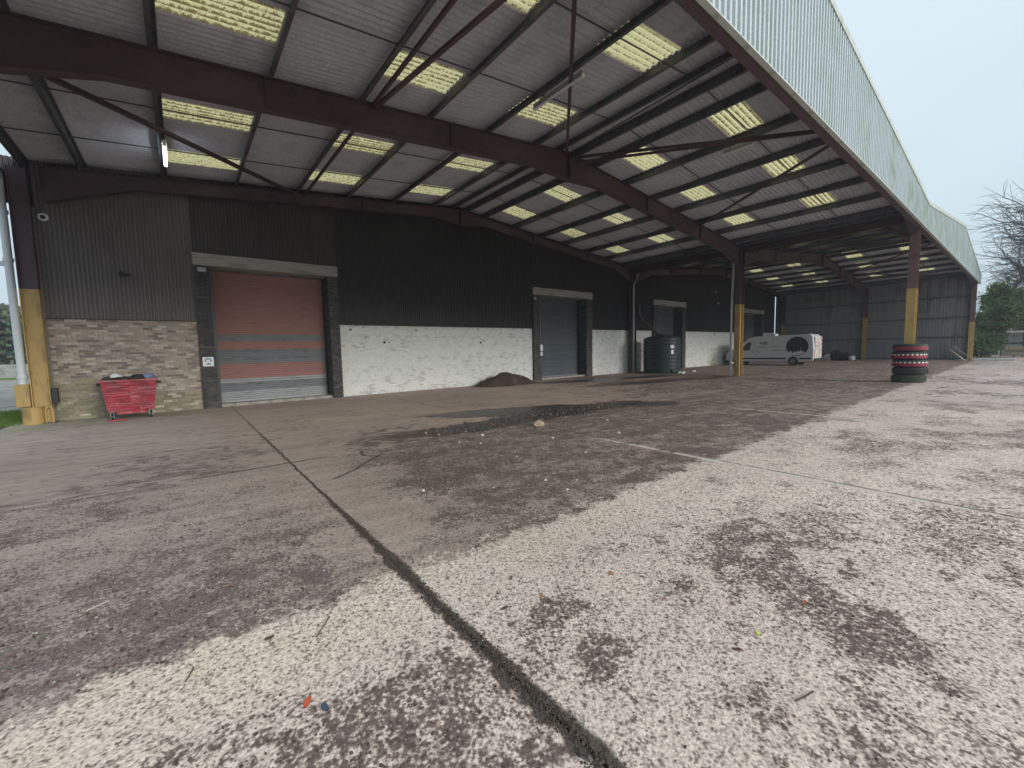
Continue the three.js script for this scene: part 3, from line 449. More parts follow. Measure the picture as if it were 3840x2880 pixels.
// fascia: ribbed pale sheets from a level bottom edge up to the roof line
const FT = [[-3.2, 7.36], [10.75, 8.82], [24.55, 7.41], [38.1, 8.74], [52.3, 7.0]];
const fasciaTop = x => { for (let i = 0; i < 4; i++) if (x <= FT[i + 1][0]) return lerp(FT[i][1], FT[i + 1][1], (x - FT[i][0]) / (FT[i + 1][0] - FT[i][0])); return FT[4][1]; };
{
  const n = 55, w = 55.5 / n, fa = part('fascia', shed);
  for (let i = 0; i < n; i++) { const a = -3.2 + i * w, b = a + w, dz = (i % 2) * 0.003; mesh('fascia_sheet', sheetGeo(trapProf(a, b + 0.01, 0.168, 0.055), [0, 0.5, 1], (u, d, v) => [u, v, ZF + d + dz], (u, v) => lerp(6.35, fasciaTop(u), v)), M['fascia' + (i * 5 % 3 + (i > 19 + (i * 7 % 5) ? 3 : 0))], fa); }
  std('cap_metal', { map: mottle([0.5, 0.54, 0.5], [0.3, 0.33, 0.27], 0.9, 256, 6, 47), roughness: 0.55 });
  for (let i = 0; i < 4; i++) { const [xa, ya] = FT[i], [xb, yb] = FT[i + 1]; mesh('cap_flashing', quadsGeo(hexaQ([[xa, ya - 0.12, ZF + 0.075], [xb, yb - 0.12, ZF + 0.075], [xb, yb + 0.01, ZF - 0.2], [xa, ya + 0.01, ZF - 0.2]], [[xa, ya + 0.03, ZF + 0.075], [xb, yb + 0.03, ZF + 0.075], [xb, yb + 0.05, ZF - 0.2], [xa, ya + 0.05, ZF - 0.2]])), M.cap_metal, fa); }
  mesh('bottom_trim', box(-3.2, 52.3, 6.325, 6.35, ZF - 0.03, ZF + 0.062), M.cap_metal, fa);
  mesh('end_return', sheetGeo(trapProf(-4.6, ZF + 0.03, 0.168, 0.03), [6.35, 7.0], (u, d, v) => [52.3 + d, v, u]), M.fascia1, fa);
}
// end wall closing the far side: ribbed grey sheets on rails
{
  const ew = part('end_wall', shed); ew.userData.label = 'grey ribbed end wall with dark rails and rust stains';
  const n = 14, w = (17.4 - 3.3) / n;
  for (let i = 0; i < n; i++) { const a = (i ? -17.4 : -17.5) + i * w, b = -17.4 + (i + 1) * w + 0.02; mesh('end_sheet', sheetGeo(trapProf(a, b, 0.2, 0.035), [0.02, 7.3], (u, d, v) => [51.98 - d + (i % 2) * 0.004, v, u]), M.end_sheet, ew); }
  for (const y of [0.16, 2.0, 3.66, 5.4]) mesh('rail', boxes([[51.85, 51.93, y - 0.07, y + 0.07, -17.1, -10.4], [51.85, 51.93, y - 0.07, y + 0.07, -10.05, -3.45]]), M.galv, ew);
  mesh('corner_sheet', sheetGeo(trapProf(50.42, 52.02, 0.2, 0.03), [0, 7.1], (u, d, v) => [u, v, ZW - 0.06 + d]), M.clad_brown, ew);
}
// gutters and rainwater pipes
function downpipe(pts, r, mat, label, brackets = []) { const p = part('downpipe', shed); mesh('pipe', tube(pts, r, pts.length * 10, 12), mat, p); for (const [x, y, z] of brackets) mesh('collar', cyl(r * 1.25, r * 1.25, 0.09, x, y, z, 14), mat, p); if (label) p.userData.label = label; return p; }
{
  const pz = ZW + 0.2;
  const dp = downpipe([[-3.42, 6.75, pz], [-3.42, 4, pz], [-3.42, 1.05, pz]], 0.085, M.white_pvc, 'pale grey rainwater pipe', [[-3.42, 5.7, pz], [-3.42, 4.45, pz], [-3.42, 1.3, pz]]);
  mesh('pipe_bracket', box(-3.62, -3.5, 4.28, 4.4, pz - 0.02, pz + 0.02), M.white_pvc, dp);
  for (let i = 0; i < 14; i++) mesh('valance_sheet', sheetGeo(trapProf(-17.5 + i * 1.03, -17.5 + i * 1.03 + 1.05, 0.2, 0.035), [5.98, 7.3], (u, d, v) => [-3.6 - d, v, u]), M.clad_brown, shed);
  mesh('gable_overhang', sheetGeo(trapProf(-3.75, -2.86, 0.1, 0.038), [6.0, 7.25], (u, d, v) => [u, v, ZW - 0.06 + d]), M.clad_brown, shed);
  mesh('gutter', boxes([[-3.58, -3.3, 6.75, 6.77, ZW, ZF], [-3.58, -3.56, 6.77, 6.92, ZW, ZF]]), M.galv, shed);
  const gd = part('pipe_guard', shed); gd.userData.label = 'yellow steel guard round the foot of the corner pipe';
  mesh('guard_box', rbox(0.27, 0.62, 0.3, 0.015, -3.42, 0.8, pz + 0.05), M.yellow, gd);
  const drum = new THREE.CylinderGeometry(0.21, 0.21, 0.47, 24, 1, true); drum.translate(-3.27, 0.237, pz + 0.13); mesh('guard_drum', drum, M.yellow, gd); mesh('drum_rim', new THREE.TorusGeometry(0.21, 0.014, 8, 24).rotateX(Math.PI / 2).translate(-3.27, 0.472, pz + 0.13), M.yellow, gd);
  const hoop = tube([[-3.03, 0.02, pz + 0.2], [-3.03, 0.38, pz + 0.2], [-2.96, 0.47, pz + 0.2], [-2.89, 0.38, pz + 0.2], [-2.89, 0.02, pz + 0.2]], 0.022, 30, 8); mesh('guard_hoop', hoop, M.yellow, gd);
  mesh('junction_box', rbox(0.12, 0.42, 0.18, 0.01, -2.82, 0.76, ZW + 0.33), M.black, shed);
  downpipe([[24.46, 6.9, ZW + 0.5], [24.46, 6.4, ZW + 0.5], [24.05, 5.95, ZW + 0.55], [24.0, 5.6, ZW + 0.56], [24.0, 2.5, ZW + 0.56], [24.0, 0.05, ZW + 0.56]], 0.06, M.grey_pvc, 'grey swan-neck rainwater pipe', [[24.0, 3, ZW + 0.56]]);
  downpipe([[24.05, 6.9, ZM - 0.25], [23.98, 3.6, ZM - 0.3], [23.98, 0.03, ZM - 0.3]], 0.06, M.grey_pvc, 'pale rainwater pipe', [[23.98, 3.6, ZM - 0.3]]);
  downpipe([[24.5, 4.55, ZW + 0.6], [24.5, 3.9, ZW + 0.65], [24.7, 3.5, ZW + 0.8], [25.0, 2.9, -16.0], [25.1, 2.55, -15.7]], 0.1, M.oxide, 'brown pipe leading into the tank', []);
}
// tube lights
std('tube_lit', { color: lin(0.9, 0.92, 0.95), emissive: lin(0.85, 0.95, 1), emissiveIntensity: 7 });
function batten(x, y, z0, z1, lit, label) {
  const t = thing('tube_light', label, 'light', [x, y, (z0 + z1) / 2]); const L = Math.abs(z1 - z0);
  mesh('casing', rbox(0.1, 0.07, L, 0.012, 0, 0, 0), lit ? M.white : M.grey_metal, t);
  mesh('tube', cyl(0.035, 0.035, L - 0.06, 0, -0.075, 0, 12, 'z'), lit ? M.tube_lit : M.white_pvc, t);
  mesh('end_cap', boxes([[-0.04, 0.04, -0.115, -0.03, L / 2 - 0.03, L / 2], [-0.04, 0.04, -0.115, -0.03, -L / 2, -L / 2 + 0.03]]), M.white, t);
  mesh('hanger', boxes([[-0.008, 0.008, 0.03, 0.12, L * 0.3, L * 0.3 + 0.02], [-0.008, 0.008, 0.03, 0.12, -L * 0.3, -L * 0.3 + 0.02]]), M.galv, t);
  return t;
}
RectAreaLightUniformsLib.init();
{ const t = batten(0.05, 7.22, -14.0, -15.5, true, 'lit fluorescent tube hanging below the roof above the buff brick'); const l = new THREE.RectAreaLight(new THREE.Color(0.88, 0.96, 1), 6, 0.08, 1.4); l.name = 'tube_glow'; l.position.set(0, -0.12, 0); l.rotation.x = -Math.PI / 2; t.add(l); }
batten(7.5, 7.93, -6.6, -8.25, false, 'unlit tube light hanging under purlin in front of middle frame');
batten(14.05, 7.9, -5.6, -6.5, false, 'unlit pale tube light tucked under brace near the fascia');
console.log('canopy done');
// ------------------------------------------------------------------ wheeled bin
std('bin_red', { map: dataTex(512, 512, (u, v) => { const n = fbm(u * 6, v * 6, 151, 5, 6), s = fbm(u * 3, v * 40, 152, 3, 40), sc = sst(0.68, 0.8, fbm(u * 16, v * 16, 153, 4, 16)); return mix3(mix3([0.33, 0.025, 0.045], [0.2, 0.022, 0.035], sst(0.4, 0.7, n)), [0.52, 0.23, 0.23], 0.35 * sst(0.52, 0.7, s) + 0.4 * sc); }), roughness: 0.5 }); M.bin_red.map.repeat.set(0.9, 0.9);
std('bag_black', { color: lin(0.02, 0.021, 0.024), roughness: 0.35 }); std('bag_white', { color: lin(0.7, 0.7, 0.72), roughness: 0.5 }); std('bag_blue', { color: lin(0.2, 0.22, 0.36), roughness: 0.6 });
function lump(rx, ry, rz, seed, det = 3) { const g = new THREE.IcosahedronGeometry(1, det), p = g.attributes.position; for (let i = 0; i < p.count; i++) { const x = p.getX(i), y = p.getY(i), z = p.getZ(i), k = 0.72 + 0.55 * vn(x * 2.2 + 20 + seed, y * 2.2 + z * 1.7 + 20, seed) + 0.12 * vn(x * 7 + 30, y * 7 + z * 6 + 30, seed + 1); p.setXYZ(i, x * k * rx, y * k * ry, z * k * rz); } g.computeVertexNormals(); return g; }
{
  const b = thing('wheeled_bin', 'dented red metal wheeled bin overflowing with bags against buff brick wall', 'bin', [-1.22, 0, -16.58], 0.03);
  // flared tub: front face at +z
  const bw = 0.50, bd = 0.34, tw = 0.60, td = 0.46, y0 = 0.24, y1 = 1.12, q = [], N = 8;
  const ring = t => { const w = lerp(bw, tw, t), d = lerp(bd, td, t), y = lerp(y0, y1, t); return [[-w, y, d], [w, y, d], [w, y, -d], [-w, y, -d]]; };
  for (let j = 0; j < N; j++) { const a = ring(j / N), c = ring((j + 1) / N); for (let s = 0; s < 4; s++) { const M2 = 6; for (let i = 0; i < M2; i++) { const f = (r, t) => { const p = mixP(r[s], r[(s + 1) % 4], t); const e = Math.sin(Math.PI * t) * 0.028 * (fbm(p[0] * 3 + 9, p[1] * 4 + 9 + s * 3, 160, 3) - 0.5) * 3; return s === 0 ? [p[0], p[1], p[2] + e] : s === 1 ? [p[0] + e * 0.4, p[1], p[2]] : p; }; q.push([f(a, i / M2), f(a, (i + 1) / M2), f(c, (i + 1) / M2), f(c, i / M2)]); } } }
  q.push([[-bw, y0, -bd], [bw, y0, -bd], [bw, y0, bd], [-bw, y0, bd]]);
  const tub = quadsGeo(q); mesh('tub', tub, M.bin_red, b);
  mesh('rim', boxes([[-tw - 0.03, tw + 0.03, 1.1, 1.15, td - 0.01, td + 0.035], [-tw - 0.03, tw + 0.03, 1.1, 1.15, -td - 0.035, -td + 0.01], [-tw - 0.03, -tw + 0.02, 1.1, 1.15, -td + 0.01, td - 0.01], [tw - 0.02, tw + 0.03, 1.1, 1.15, -td + 0.01, td - 0.01]]), M.bin_red, b);
  mesh('skid', box(-0.32, 0.32, 0.15, 0.24, -0.3, 0.3), M.bin_red, b);
  for (const sx of [-1, 1]) mesh('trunnion', cyl(0.04, 0.04, 0.09, sx * 0.66, 1.02, 0, 12, 'x'), M.dark_plastic, b);
  for (const sx of [-1, 1]) for (const sz of [-1, 1]) { const c = part('castor', b); mesh('fork', boxes([[sx * 0.42 - 0.04, sx * 0.42 - 0.03, 0.06, 0.22, sz * 0.26 - 0.03, sz * 0.26 + 0.03], [sx * 0.42 + 0.03, sx * 0.42 + 0.04, 0.06, 0.22, sz * 0.26 - 0.03, sz * 0.26 + 0.03], [sx * 0.42 - 0.04, sx * 0.42 + 0.04, 0.22, 0.238, sz * 0.26 - 0.04, sz * 0.26 + 0.04]]), M.grey_metal, c); mesh('wheel', cyl(0.085, 0.085, 0.045, sx * 0.42, 0.085, sz * 0.26, 18, 'x'), M.black, c); mesh('hub', cyl(0.035, 0.035, 0.052, sx * 0.42, 0.085, sz * 0.26, 12, 'x'), M.grey_metal, c); }
  for (const [n, x, y, z, rx, ry, rz, m, l] of [['rubbish_bag', -0.3, 1.08, 0.05, 0.33, 0.17, 0.38, M.bag_black, 'black rubbish bag at the end of the red bin nearer the corner column'], ['rubbish_bag', 0.12, 1.08, 0.0, 0.36, 0.17, 0.36, M.bag_black, 'black rubbish bag in the middle of the red bin'], ['carrier_bag', -0.27, 1.2, 0.22, 0.13, 0.1, 0.11, M.bag_white, 'crumpled white carrier bag on top of the red bin'], ['cloth_bundle', 0.42, 1.17, 0.12, 0.16, 0.13, 0.2, M.bag_blue, 'mauve blue bundle on top of the red bin'], ['rubbish_bag', 0.47, 1.06, -0.2, 0.16, 0.14, 0.2, M.bag_black, 'small black rubbish bag behind mauve bundle in the red bin']]) { const g = lump(rx, ry, rz, 170 + Math.round(x * 20)); const o = mesh(n, g, m); o.position.set(-1.22 + x, y, -16.58 + z); tag(o, l, 'bag', 'rubbish in the red bin'); }
  const pl = mesh('metal_plate', rbox(0.42, 0.035, 0.2, 0.01), M.bin_red); pl.position.set(-1.5, 0.022, -15.98); pl.rotation.y = 0.12; tag(pl, 'flat red metal piece lying on the ground under the red bin', 'metal piece');
}
function mixP(a, b, t) { return [lerp(a[0], b[0], t), lerp(a[1], b[1], t), lerp(a[2], b[2], t)]; }

// ------------------------------------------------------------------ water tank
std('tank', { map: mottle([0.02, 0.032, 0.034], [0.032, 0.045, 0.045], 0.8, 256, 6, 61), roughness: 0.42 });
{
  const t = thing('water_tank', 'large ribbed dark green plastic water tank in front of a slate shutter', 'tank', [25.15, 0, -15.45]);
  const R = 1.17, pts = [[0.02, 0.02], [R - 0.04, 0.02], [R, 0.08]]; const nb = 9; for (let i = 0; i < nb; i++) { const y = 0.16 + i * 0.225; pts.push([R, y], [R, y + 0.13], [R + 0.03, y + 0.16], [R + 0.03, y + 0.19], [R, y + 0.22]); } pts.push([R, 2.24], [R - 0.03, 2.3], [R - 0.25, 2.38], [0.45, 2.5], [0.32, 2.52], [0.02, 2.52]);
  mesh('shell', new THREE.LatheGeometry(pts.map(p => new THREE.Vector2(...p)), 56), M.tank, t);
  mesh('lid', new THREE.LatheGeometry([[0.01, 2.6], [0.26, 2.6], [0.29, 2.57], [0.29, 2.52]].map(p => new THREE.Vector2(...p)), 28), M.black, t);
  for (let k = 0; k < 6; k++) { const a = k * 1.05 + 0.2; mesh('lifting_lug', rbox(0.1, 0.1, 0.05, 0.015).rotateY(a).translate(Math.sin(a) * 0.98, 2.36, Math.cos(a) * 0.98), M.tank, t); }
  const an = Math.atan2(-25.15, 15.45) + 0.55, lab = (dy, w, h, n) => { const g = new THREE.CylinderGeometry(R + 0.035, R + 0.035, h, 6, 1, true, an - w / 2 / R, w / R); g.translate(0, dy, 0); mesh(n, g, M.white, t); };
  lab(1.72, 0.24, 0.2, 'label_sticker'); lab(1.38, 0.16, 0.24, 'label_sticker');
  mesh('outlet', cyl(0.05, 0.05, 0.22, Math.sin(an) * (R + 0.08), 0.18, Math.cos(an) * (R + 0.08), 10).rotateX(0), M.black, t);
  std('timber', { map: mottle([0.34, 0.26, 0.18], [0.2, 0.15, 0.1], 0.8, 256, 6, 63, 5), roughness: 0.9 });
  const p1 = thing('timber_offcut', 'pale board lying on dark ground at foot of the water tank', 'board', [27.2, 0, -14.3], 0.4); mesh('board', rbox(0.9, 0.06, 0.2, 0.01, 0, 0.03, 0), M.white, p1);
  const p2 = thing('paint_tray', 'small pale tray lying on ground in front of the water tank', 'tray', [25.0, 0, -13.95], 0.2); mesh('tray', rbox(0.55, 0.07, 0.25, 0.02, 0, 0.035, 0), M.white_pvc, p2); mesh('rim', boxes([[-0.29, 0.29, 0.06, 0.1, 0.12, 0.14], [-0.29, 0.29, 0.06, 0.1, -0.14, -0.12]]), M.white_pvc, p2);
}

// ------------------------------------------------------------------ tyres round the front post
std('rubber', { map: mottle([0.035, 0.037, 0.036], [0.06, 0.065, 0.055], 0.9, 256, 6, 65), roughness: 0.85 });
std('rubber_moss', { map: mottle([0.06, 0.068, 0.05], [0.085, 0.105, 0.055], 0.9, 256, 6, 66), roughness: 0.95 });
std('stripe_red', { map: mottle([0.25, 0.025, 0.045], [0.14, 0.018, 0.03], 0.8, 256, 6, 67), roughness: 0.7 });
{
  const H = 0.326, prof = (R) => [[0.31, 0.03], [0.36, 0.0], [R - 0.05, 0.012], [R, 0.05], [R + 0.008, H / 2], [R, H - 0.05], [R - 0.05, H - 0.012], [0.36, H], [0.31, H - 0.03], [0.31, 0.03]].map(p => new THREE.Vector2(...p));
  const defs = [['rubber_moss', 0, 0, 0.54, 'mossy plain tyre at the bottom of the stack round the post'], ['rubber', 0, 0.035, 0.55, 'plain dark tyre second from the bottom of the stack'], ['rubber', 1, 0.01, 0.545, 'red banded tyre with white dashes in the middle of the stack'], ['rubber', 1, -0.015, 0.54, 'red banded tyre with white dashes second from the top of the stack'], ['rubber', 2, 0.005, 0.535, 'topmost tyre of the stack, dark with one plain red band']];
  defs.forEach(([m, band, off, R, l], i) => {
    const t = thing('tyre', l, 'tyre', [24.25 + off * 0.3, i * H, -3.26 + off], i * 0.7, 'tyres stacked round the yellow post');
    mesh('casing', new THREE.LatheGeometry(prof(R), 48), M[m], t);
    const tread = []; for (let k = 0; k < 44; k++) { const a = k / 44 * Math.PI * 2; const g = new THREE.BoxGeometry(0.045, 0.2, 0.02); g.rotateY(a); g.translate(Math.sin(a) * (R + 0.006), H / 2, Math.cos(a) * (R + 0.006)); tread.push(g); }
    if (!band) mesh('tread', mergeGeometries(tread), M[m], t);
    if (band) { const y0 = band === 2 ? 0.05 : 0.03, y1 = band === 2 ? 0.2 : 0.2; mesh('red_band', new THREE.LatheGeometry([[R + 0.004, y0], [R + 0.018, y0 + 0.01], [R + 0.02, y1 - 0.01], [R + 0.004, y1]].map(p => new THREE.Vector2(...p)), 48), M.stripe_red, t);
      if (band === 1) for (let k = 0; k < 24; k++) { const a = k / 24 * Math.PI * 2, g = new THREE.CylinderGeometry(R + 0.024, R + 0.024, 0.055, 3, 1, true, a, 0.13); g.translate(0, 0.195, 0); mesh('white_dash', g, M.white, t); } }
  });
}

// ------------------------------------------------------------------ van, nose to the wall
const van = thing('delivery_van', 'white panel van with black round mountain logo parked nose to the wall', 'van', [39, 0, -13.75]);
{
  std('van_white', { color: lin(0.66, 0.68, 0.7), roughness: 0.3 }); M.van_white.envMapIntensity = 1; std('van_grey', { color: lin(0.3, 0.32, 0.34), roughness: 0.5 }); std('glass_dark', { color: lin(0.012, 0.014, 0.017), roughness: 0.12 }); std('logo_black', { color: lin(0.012, 0.013, 0.017), roughness: 0.45 }); std('chev_red', { color: lin(0.55, 0.06, 0.04), roughness: 0.5 }); std('chev_yellow', { color: lin(0.75, 0.62, 0.3), roughness: 0.5 }); std('lamp_red', { color: lin(0.35, 0.02, 0.02), roughness: 0.25 });
  // side outline, s runs from the rear (+3.25) to the nose (-3.3) along z
  const sh = new THREE.Shape(); const A = [[3.2, 0.42], [3.22, 1.2], [3.12, 2.25], [3.0, 2.36], [-0.9, 2.33], [-1.35, 2.24], [-2.35, 1.36], [-2.95, 1.16], [-3.22, 0.95], [-3.28, 0.42]];
  sh.moveTo(...A[0]); A.slice(1).forEach(p => sh.lineTo(...p));
  const arch = (c, r) => { const n = 12; for (let i = 0; i <= n; i++) { const a = Math.PI - i * Math.PI / n; sh.lineTo(c + Math.cos(a) * r, 0.34 + Math.sin(a) * r + (0.02)); } };
  sh.lineTo(-2.78, 0.4); arch(-2.34, 0.42); sh.lineTo(-1.9, 0.36); sh.lineTo(1.4, 0.36); arch(1.86, 0.42); sh.lineTo(2.3, 0.4);
  const g = new THREE.ExtrudeGeometry(sh, { depth: 1.76, bevelEnabled: true, bevelSize: 0.07, bevelThickness: 0.11, bevelSegments: 4, curveSegments: 8 }); g.rotateY(-Math.PI / 2); g.translate(0.88, 0, 0);
  mesh('body', g, M.van_white, van);
  const X = -1.0;                                                    // near flank
  const plate = (name, pts, m, t = 0.012, dx = 0) => { const s = new THREE.Shape(pts.map(p => new THREE.Vector2(...p))), e = new THREE.ExtrudeGeometry(s, { depth: t, bevelEnabled: false }); e.rotateY(-Math.PI / 2); e.translate(X + dx, 0, 0); return mesh(name, e, m, van); };
  plate('side_window', [[-1.3, 1.24], [-1.2, 1.92], [-1.42, 1.95], [-2.02, 1.4], [-2.05, 1.24]], M.glass_dark);
  plate('side_trim', [[3.12, 0.5], [3.12, 0.62], [2.3, 0.62], [2.3, 0.5]], M.black, 0.03); plate('side_trim', [[1.4, 0.5], [1.4, 0.62], [-1.88, 0.62], [-1.88, 0.5]], M.black, 0.03);
  plate('door_line', [[-0.95, 0.62], [-0.94, 0.62], [-0.94, 2.2], [-0.95, 2.2]], M.van_grey, 0.004); plate('door_line', [[0.45, 0.62], [0.46, 0.62], [0.46, 2.2], [0.45, 2.2]], M.van_grey, 0.004); plate('slide_rail', [[2.0, 1.2], [2.0, 1.26], [0.45, 1.26], [0.45, 1.2]], M.van_grey, 0.006);
  for (const z of [-1.15, -0.7]) plate('door_handle', [[z, 1.08], [z + 0.18, 1.08], [z + 0.18, 1.13], [z, 1.13]], M.black, 0.03);
  { // round logo: black disc with white peaks
    const lg = part('logo', van); lg.userData.label = 'black round logo with white mountain peaks';
    const d = new THREE.CylinderGeometry(0.76, 0.76, 0.012, 48); d.rotateZ(Math.PI / 2); d.translate(X - 0.012, 1.52, 2.16); mesh('disc', d, M.logo_black, lg);
    const mt = (pts) => { const s = new THREE.Shape(pts.map(p => new THREE.Vector2(...p))), e = new THREE.ExtrudeGeometry(s, { depth: 0.006, bevelEnabled: false }); e.rotateY(-Math.PI / 2); e.translate(X - 0.019, 0, 0); mesh('peak', e, M.van_white, lg); };
    mt([[2.72, 1.0], [2.6, 1.16], [2.53, 1.08], [2.42, 1.27], [2.3, 1.06], [2.22, 1.2], [2.1, 1.02], [2.02, 1.14], [1.86, 0.98], [1.72, 1.2], [1.6, 1.05], [1.56, 1.05], [1.75, 0.88], [2.05, 0.8], [2.4, 0.84]]);
    mt([[2.5, 1.42], [2.46, 1.44], [2.4, 1.36], [2.44, 1.35]]);
  }
  { const font = await new FontLoader().loadAsync('fonts/droid/droid_sans_bold.typeface.json');
    const tg = new TextGeometry('PURE', { font, size: 0.19, depth: 0.006, curveSegments: 3 }); tg.rotateY(-Math.PI / 2); tg.translate(X - 0.004, 1.72, -0.56); mesh('lettering', tg, M.logo_black, van); }
  for (const [z0, z1, y0, y1] of [[-0.72, -0.1, 1.5, 1.545], [0.3, 1.15, 1.52, 1.56], [-0.6, 0.1, 1.4, 1.425]]) plate('print_line', [[z0, y0], [z1, y0], [z1, y1], [z0, y1]], M.van_grey, 0.004);
  for (const z of [-2.34, 1.86]) for (const sx of [-1, 1]) { const w = part('wheel', van); mesh('tyre', new THREE.TorusGeometry(0.25, 0.105, 12, 28).rotateY(Math.PI / 2).scale(1.05, 1, 1).translate(sx * 0.86, 0.355, z), M.rubber, w); mesh('rim', cyl(0.2, 0.2, 0.14, sx * 0.86, 0.355, z, 20, 'x'), M.grey_metal, w); mesh('hub', cyl(0.07, 0.07, 0.17, sx * 0.86, 0.355, z, 12, 'x'), M.black, w); }
  const fb = new THREE.BoxGeometry(1.9, 0.46, 0.25); fb.translate(0, 0.5, -3.27); mesh('front_bumper', fb, M.black, van); mesh('rear_bumper', rbox(1.86, 0.22, 0.2, 0.04, 0, 0.46, 3.27), M.black, van);
  for (const sx of [-1, 1]) { mesh('headlight', rbox(0.3, 0.2, 0.4, 0.06, sx * 0.8, 0.92, -3.06), M.grey_metal, van); mesh('tail_light', rbox(0.1, 0.5, 0.06, 0.02, sx * 0.86, 0.95, 3.27), M.lamp_red, van); mesh('mirror', rbox(0.12, 0.34, 0.2, 0.05, sx * 1.12, 1.4, -1.98), M.black, van); }
  { const r = rng(44); for (let i = 0; i < 11; i++) for (let j = 0; j < 5; j++) { if (r() < 0.25) continue; const m = r() < 0.55 ? M.chev_yellow : r() < 0.7 ? M.chev_red : M.logo_black; const b = new THREE.BoxGeometry(0.16, 0.08 + 0.05 * r(), 0.006); b.rotateZ(0.6 * (j < 2 ? 1 : -1)); b.translate(-0.66 + j * 0.33 + (r() - 0.5) * 0.05, 0.68 + i * 0.14, 3.302); mesh('chevron_mark', b, m, van); } }
  mesh('rear_doors', box(-0.82, 0.82, 0.58, 2.24, 3.25, 3.296), M.van_white, van);
  mesh('roof_vent', rbox(0.7, 0.2, 0.8, 0.06, -0.1, 2.5, 0.02), M.white, van); mesh('beacon', rbox(0.9, 0.12, 0.22, 0.03, 0, 2.43, 2.75), M.grey_metal, van);
  const ws = new THREE.PlaneGeometry(1.6, 1.15); ws.rotateX(-Math.PI / 2 + 0.72); ws.rotateY(Math.PI); ws.translate(0, 1.86, -1.93); mesh('windscreen', ws, M.glass_dark, van);
}
console.log('vehicles done');
// ------------------------------------------------------------------ soil heap, litter, loose stones
const rs = rng(2024);
{
  const m = new THREE.PlaneGeometry(5.0, 2.4, 90, 44); m.rotateX(-Math.PI / 2); const p = m.attributes.position;
  for (let i = 0; i < p.count; i++) { const x = p.getX(i), z = p.getZ(i), r = Math.hypot(x / 2.3, z / 1.0) + (fbm(x + 9, z + 9, 201, 3) - 0.5) * 0.35, k = sst(1, 0.05, r); p.setY(i, -0.03 + 0.56 * k * (0.8 + 0.4 * vn(x * 3 + 9, z * 3 + 9, 203)) + 0.05 * (fbm(x * 6 + 9, z * 6 + 9, 202, 3) - 0.5) * sst(0, 0.15, k)); }
  m.computeVertexNormals(); std('heap', { map: mottle([0.055, 0.036, 0.03], [0.1, 0.07, 0.055], 0.9, 256, 10, 71), roughness: 1 }); 
  const o = mesh('soil_heap', m, M.heap); o.position.set(12.9, 0, -16.62); tag(o, 'low heap of dark brown soil swept against white wall beside a shutter', 'soil heap');
}
function instanced(name, geo, mat, list, label) { // list: [x,y,z,s,ry,rx,color]
  const im = new THREE.InstancedMesh(geo, mat, list.length), o = new THREE.Object3D(), c = new THREE.Color();
  list.forEach((l, i) => { o.position.set(l[0], l[1], l[2]); o.rotation.set(l[5] || 0, l[4] || 0, l[7] || 0); if (Array.isArray(l[3])) o.scale.set(...l[3]); else o.scale.setScalar(l[3]); o.updateMatrix(); im.setMatrixAt(i, o.matrix); if (l[6]) im.setColorAt(i, c.setRGB(...l[6])); });
  im.castShadow = im.receiveShadow = true; im.name = numbered(name); scene.add(im); tag(im, label, null, null, 'stuff'); return im;
}
std('stone', { color: lin(1, 1, 1), roughness: 0.95 });
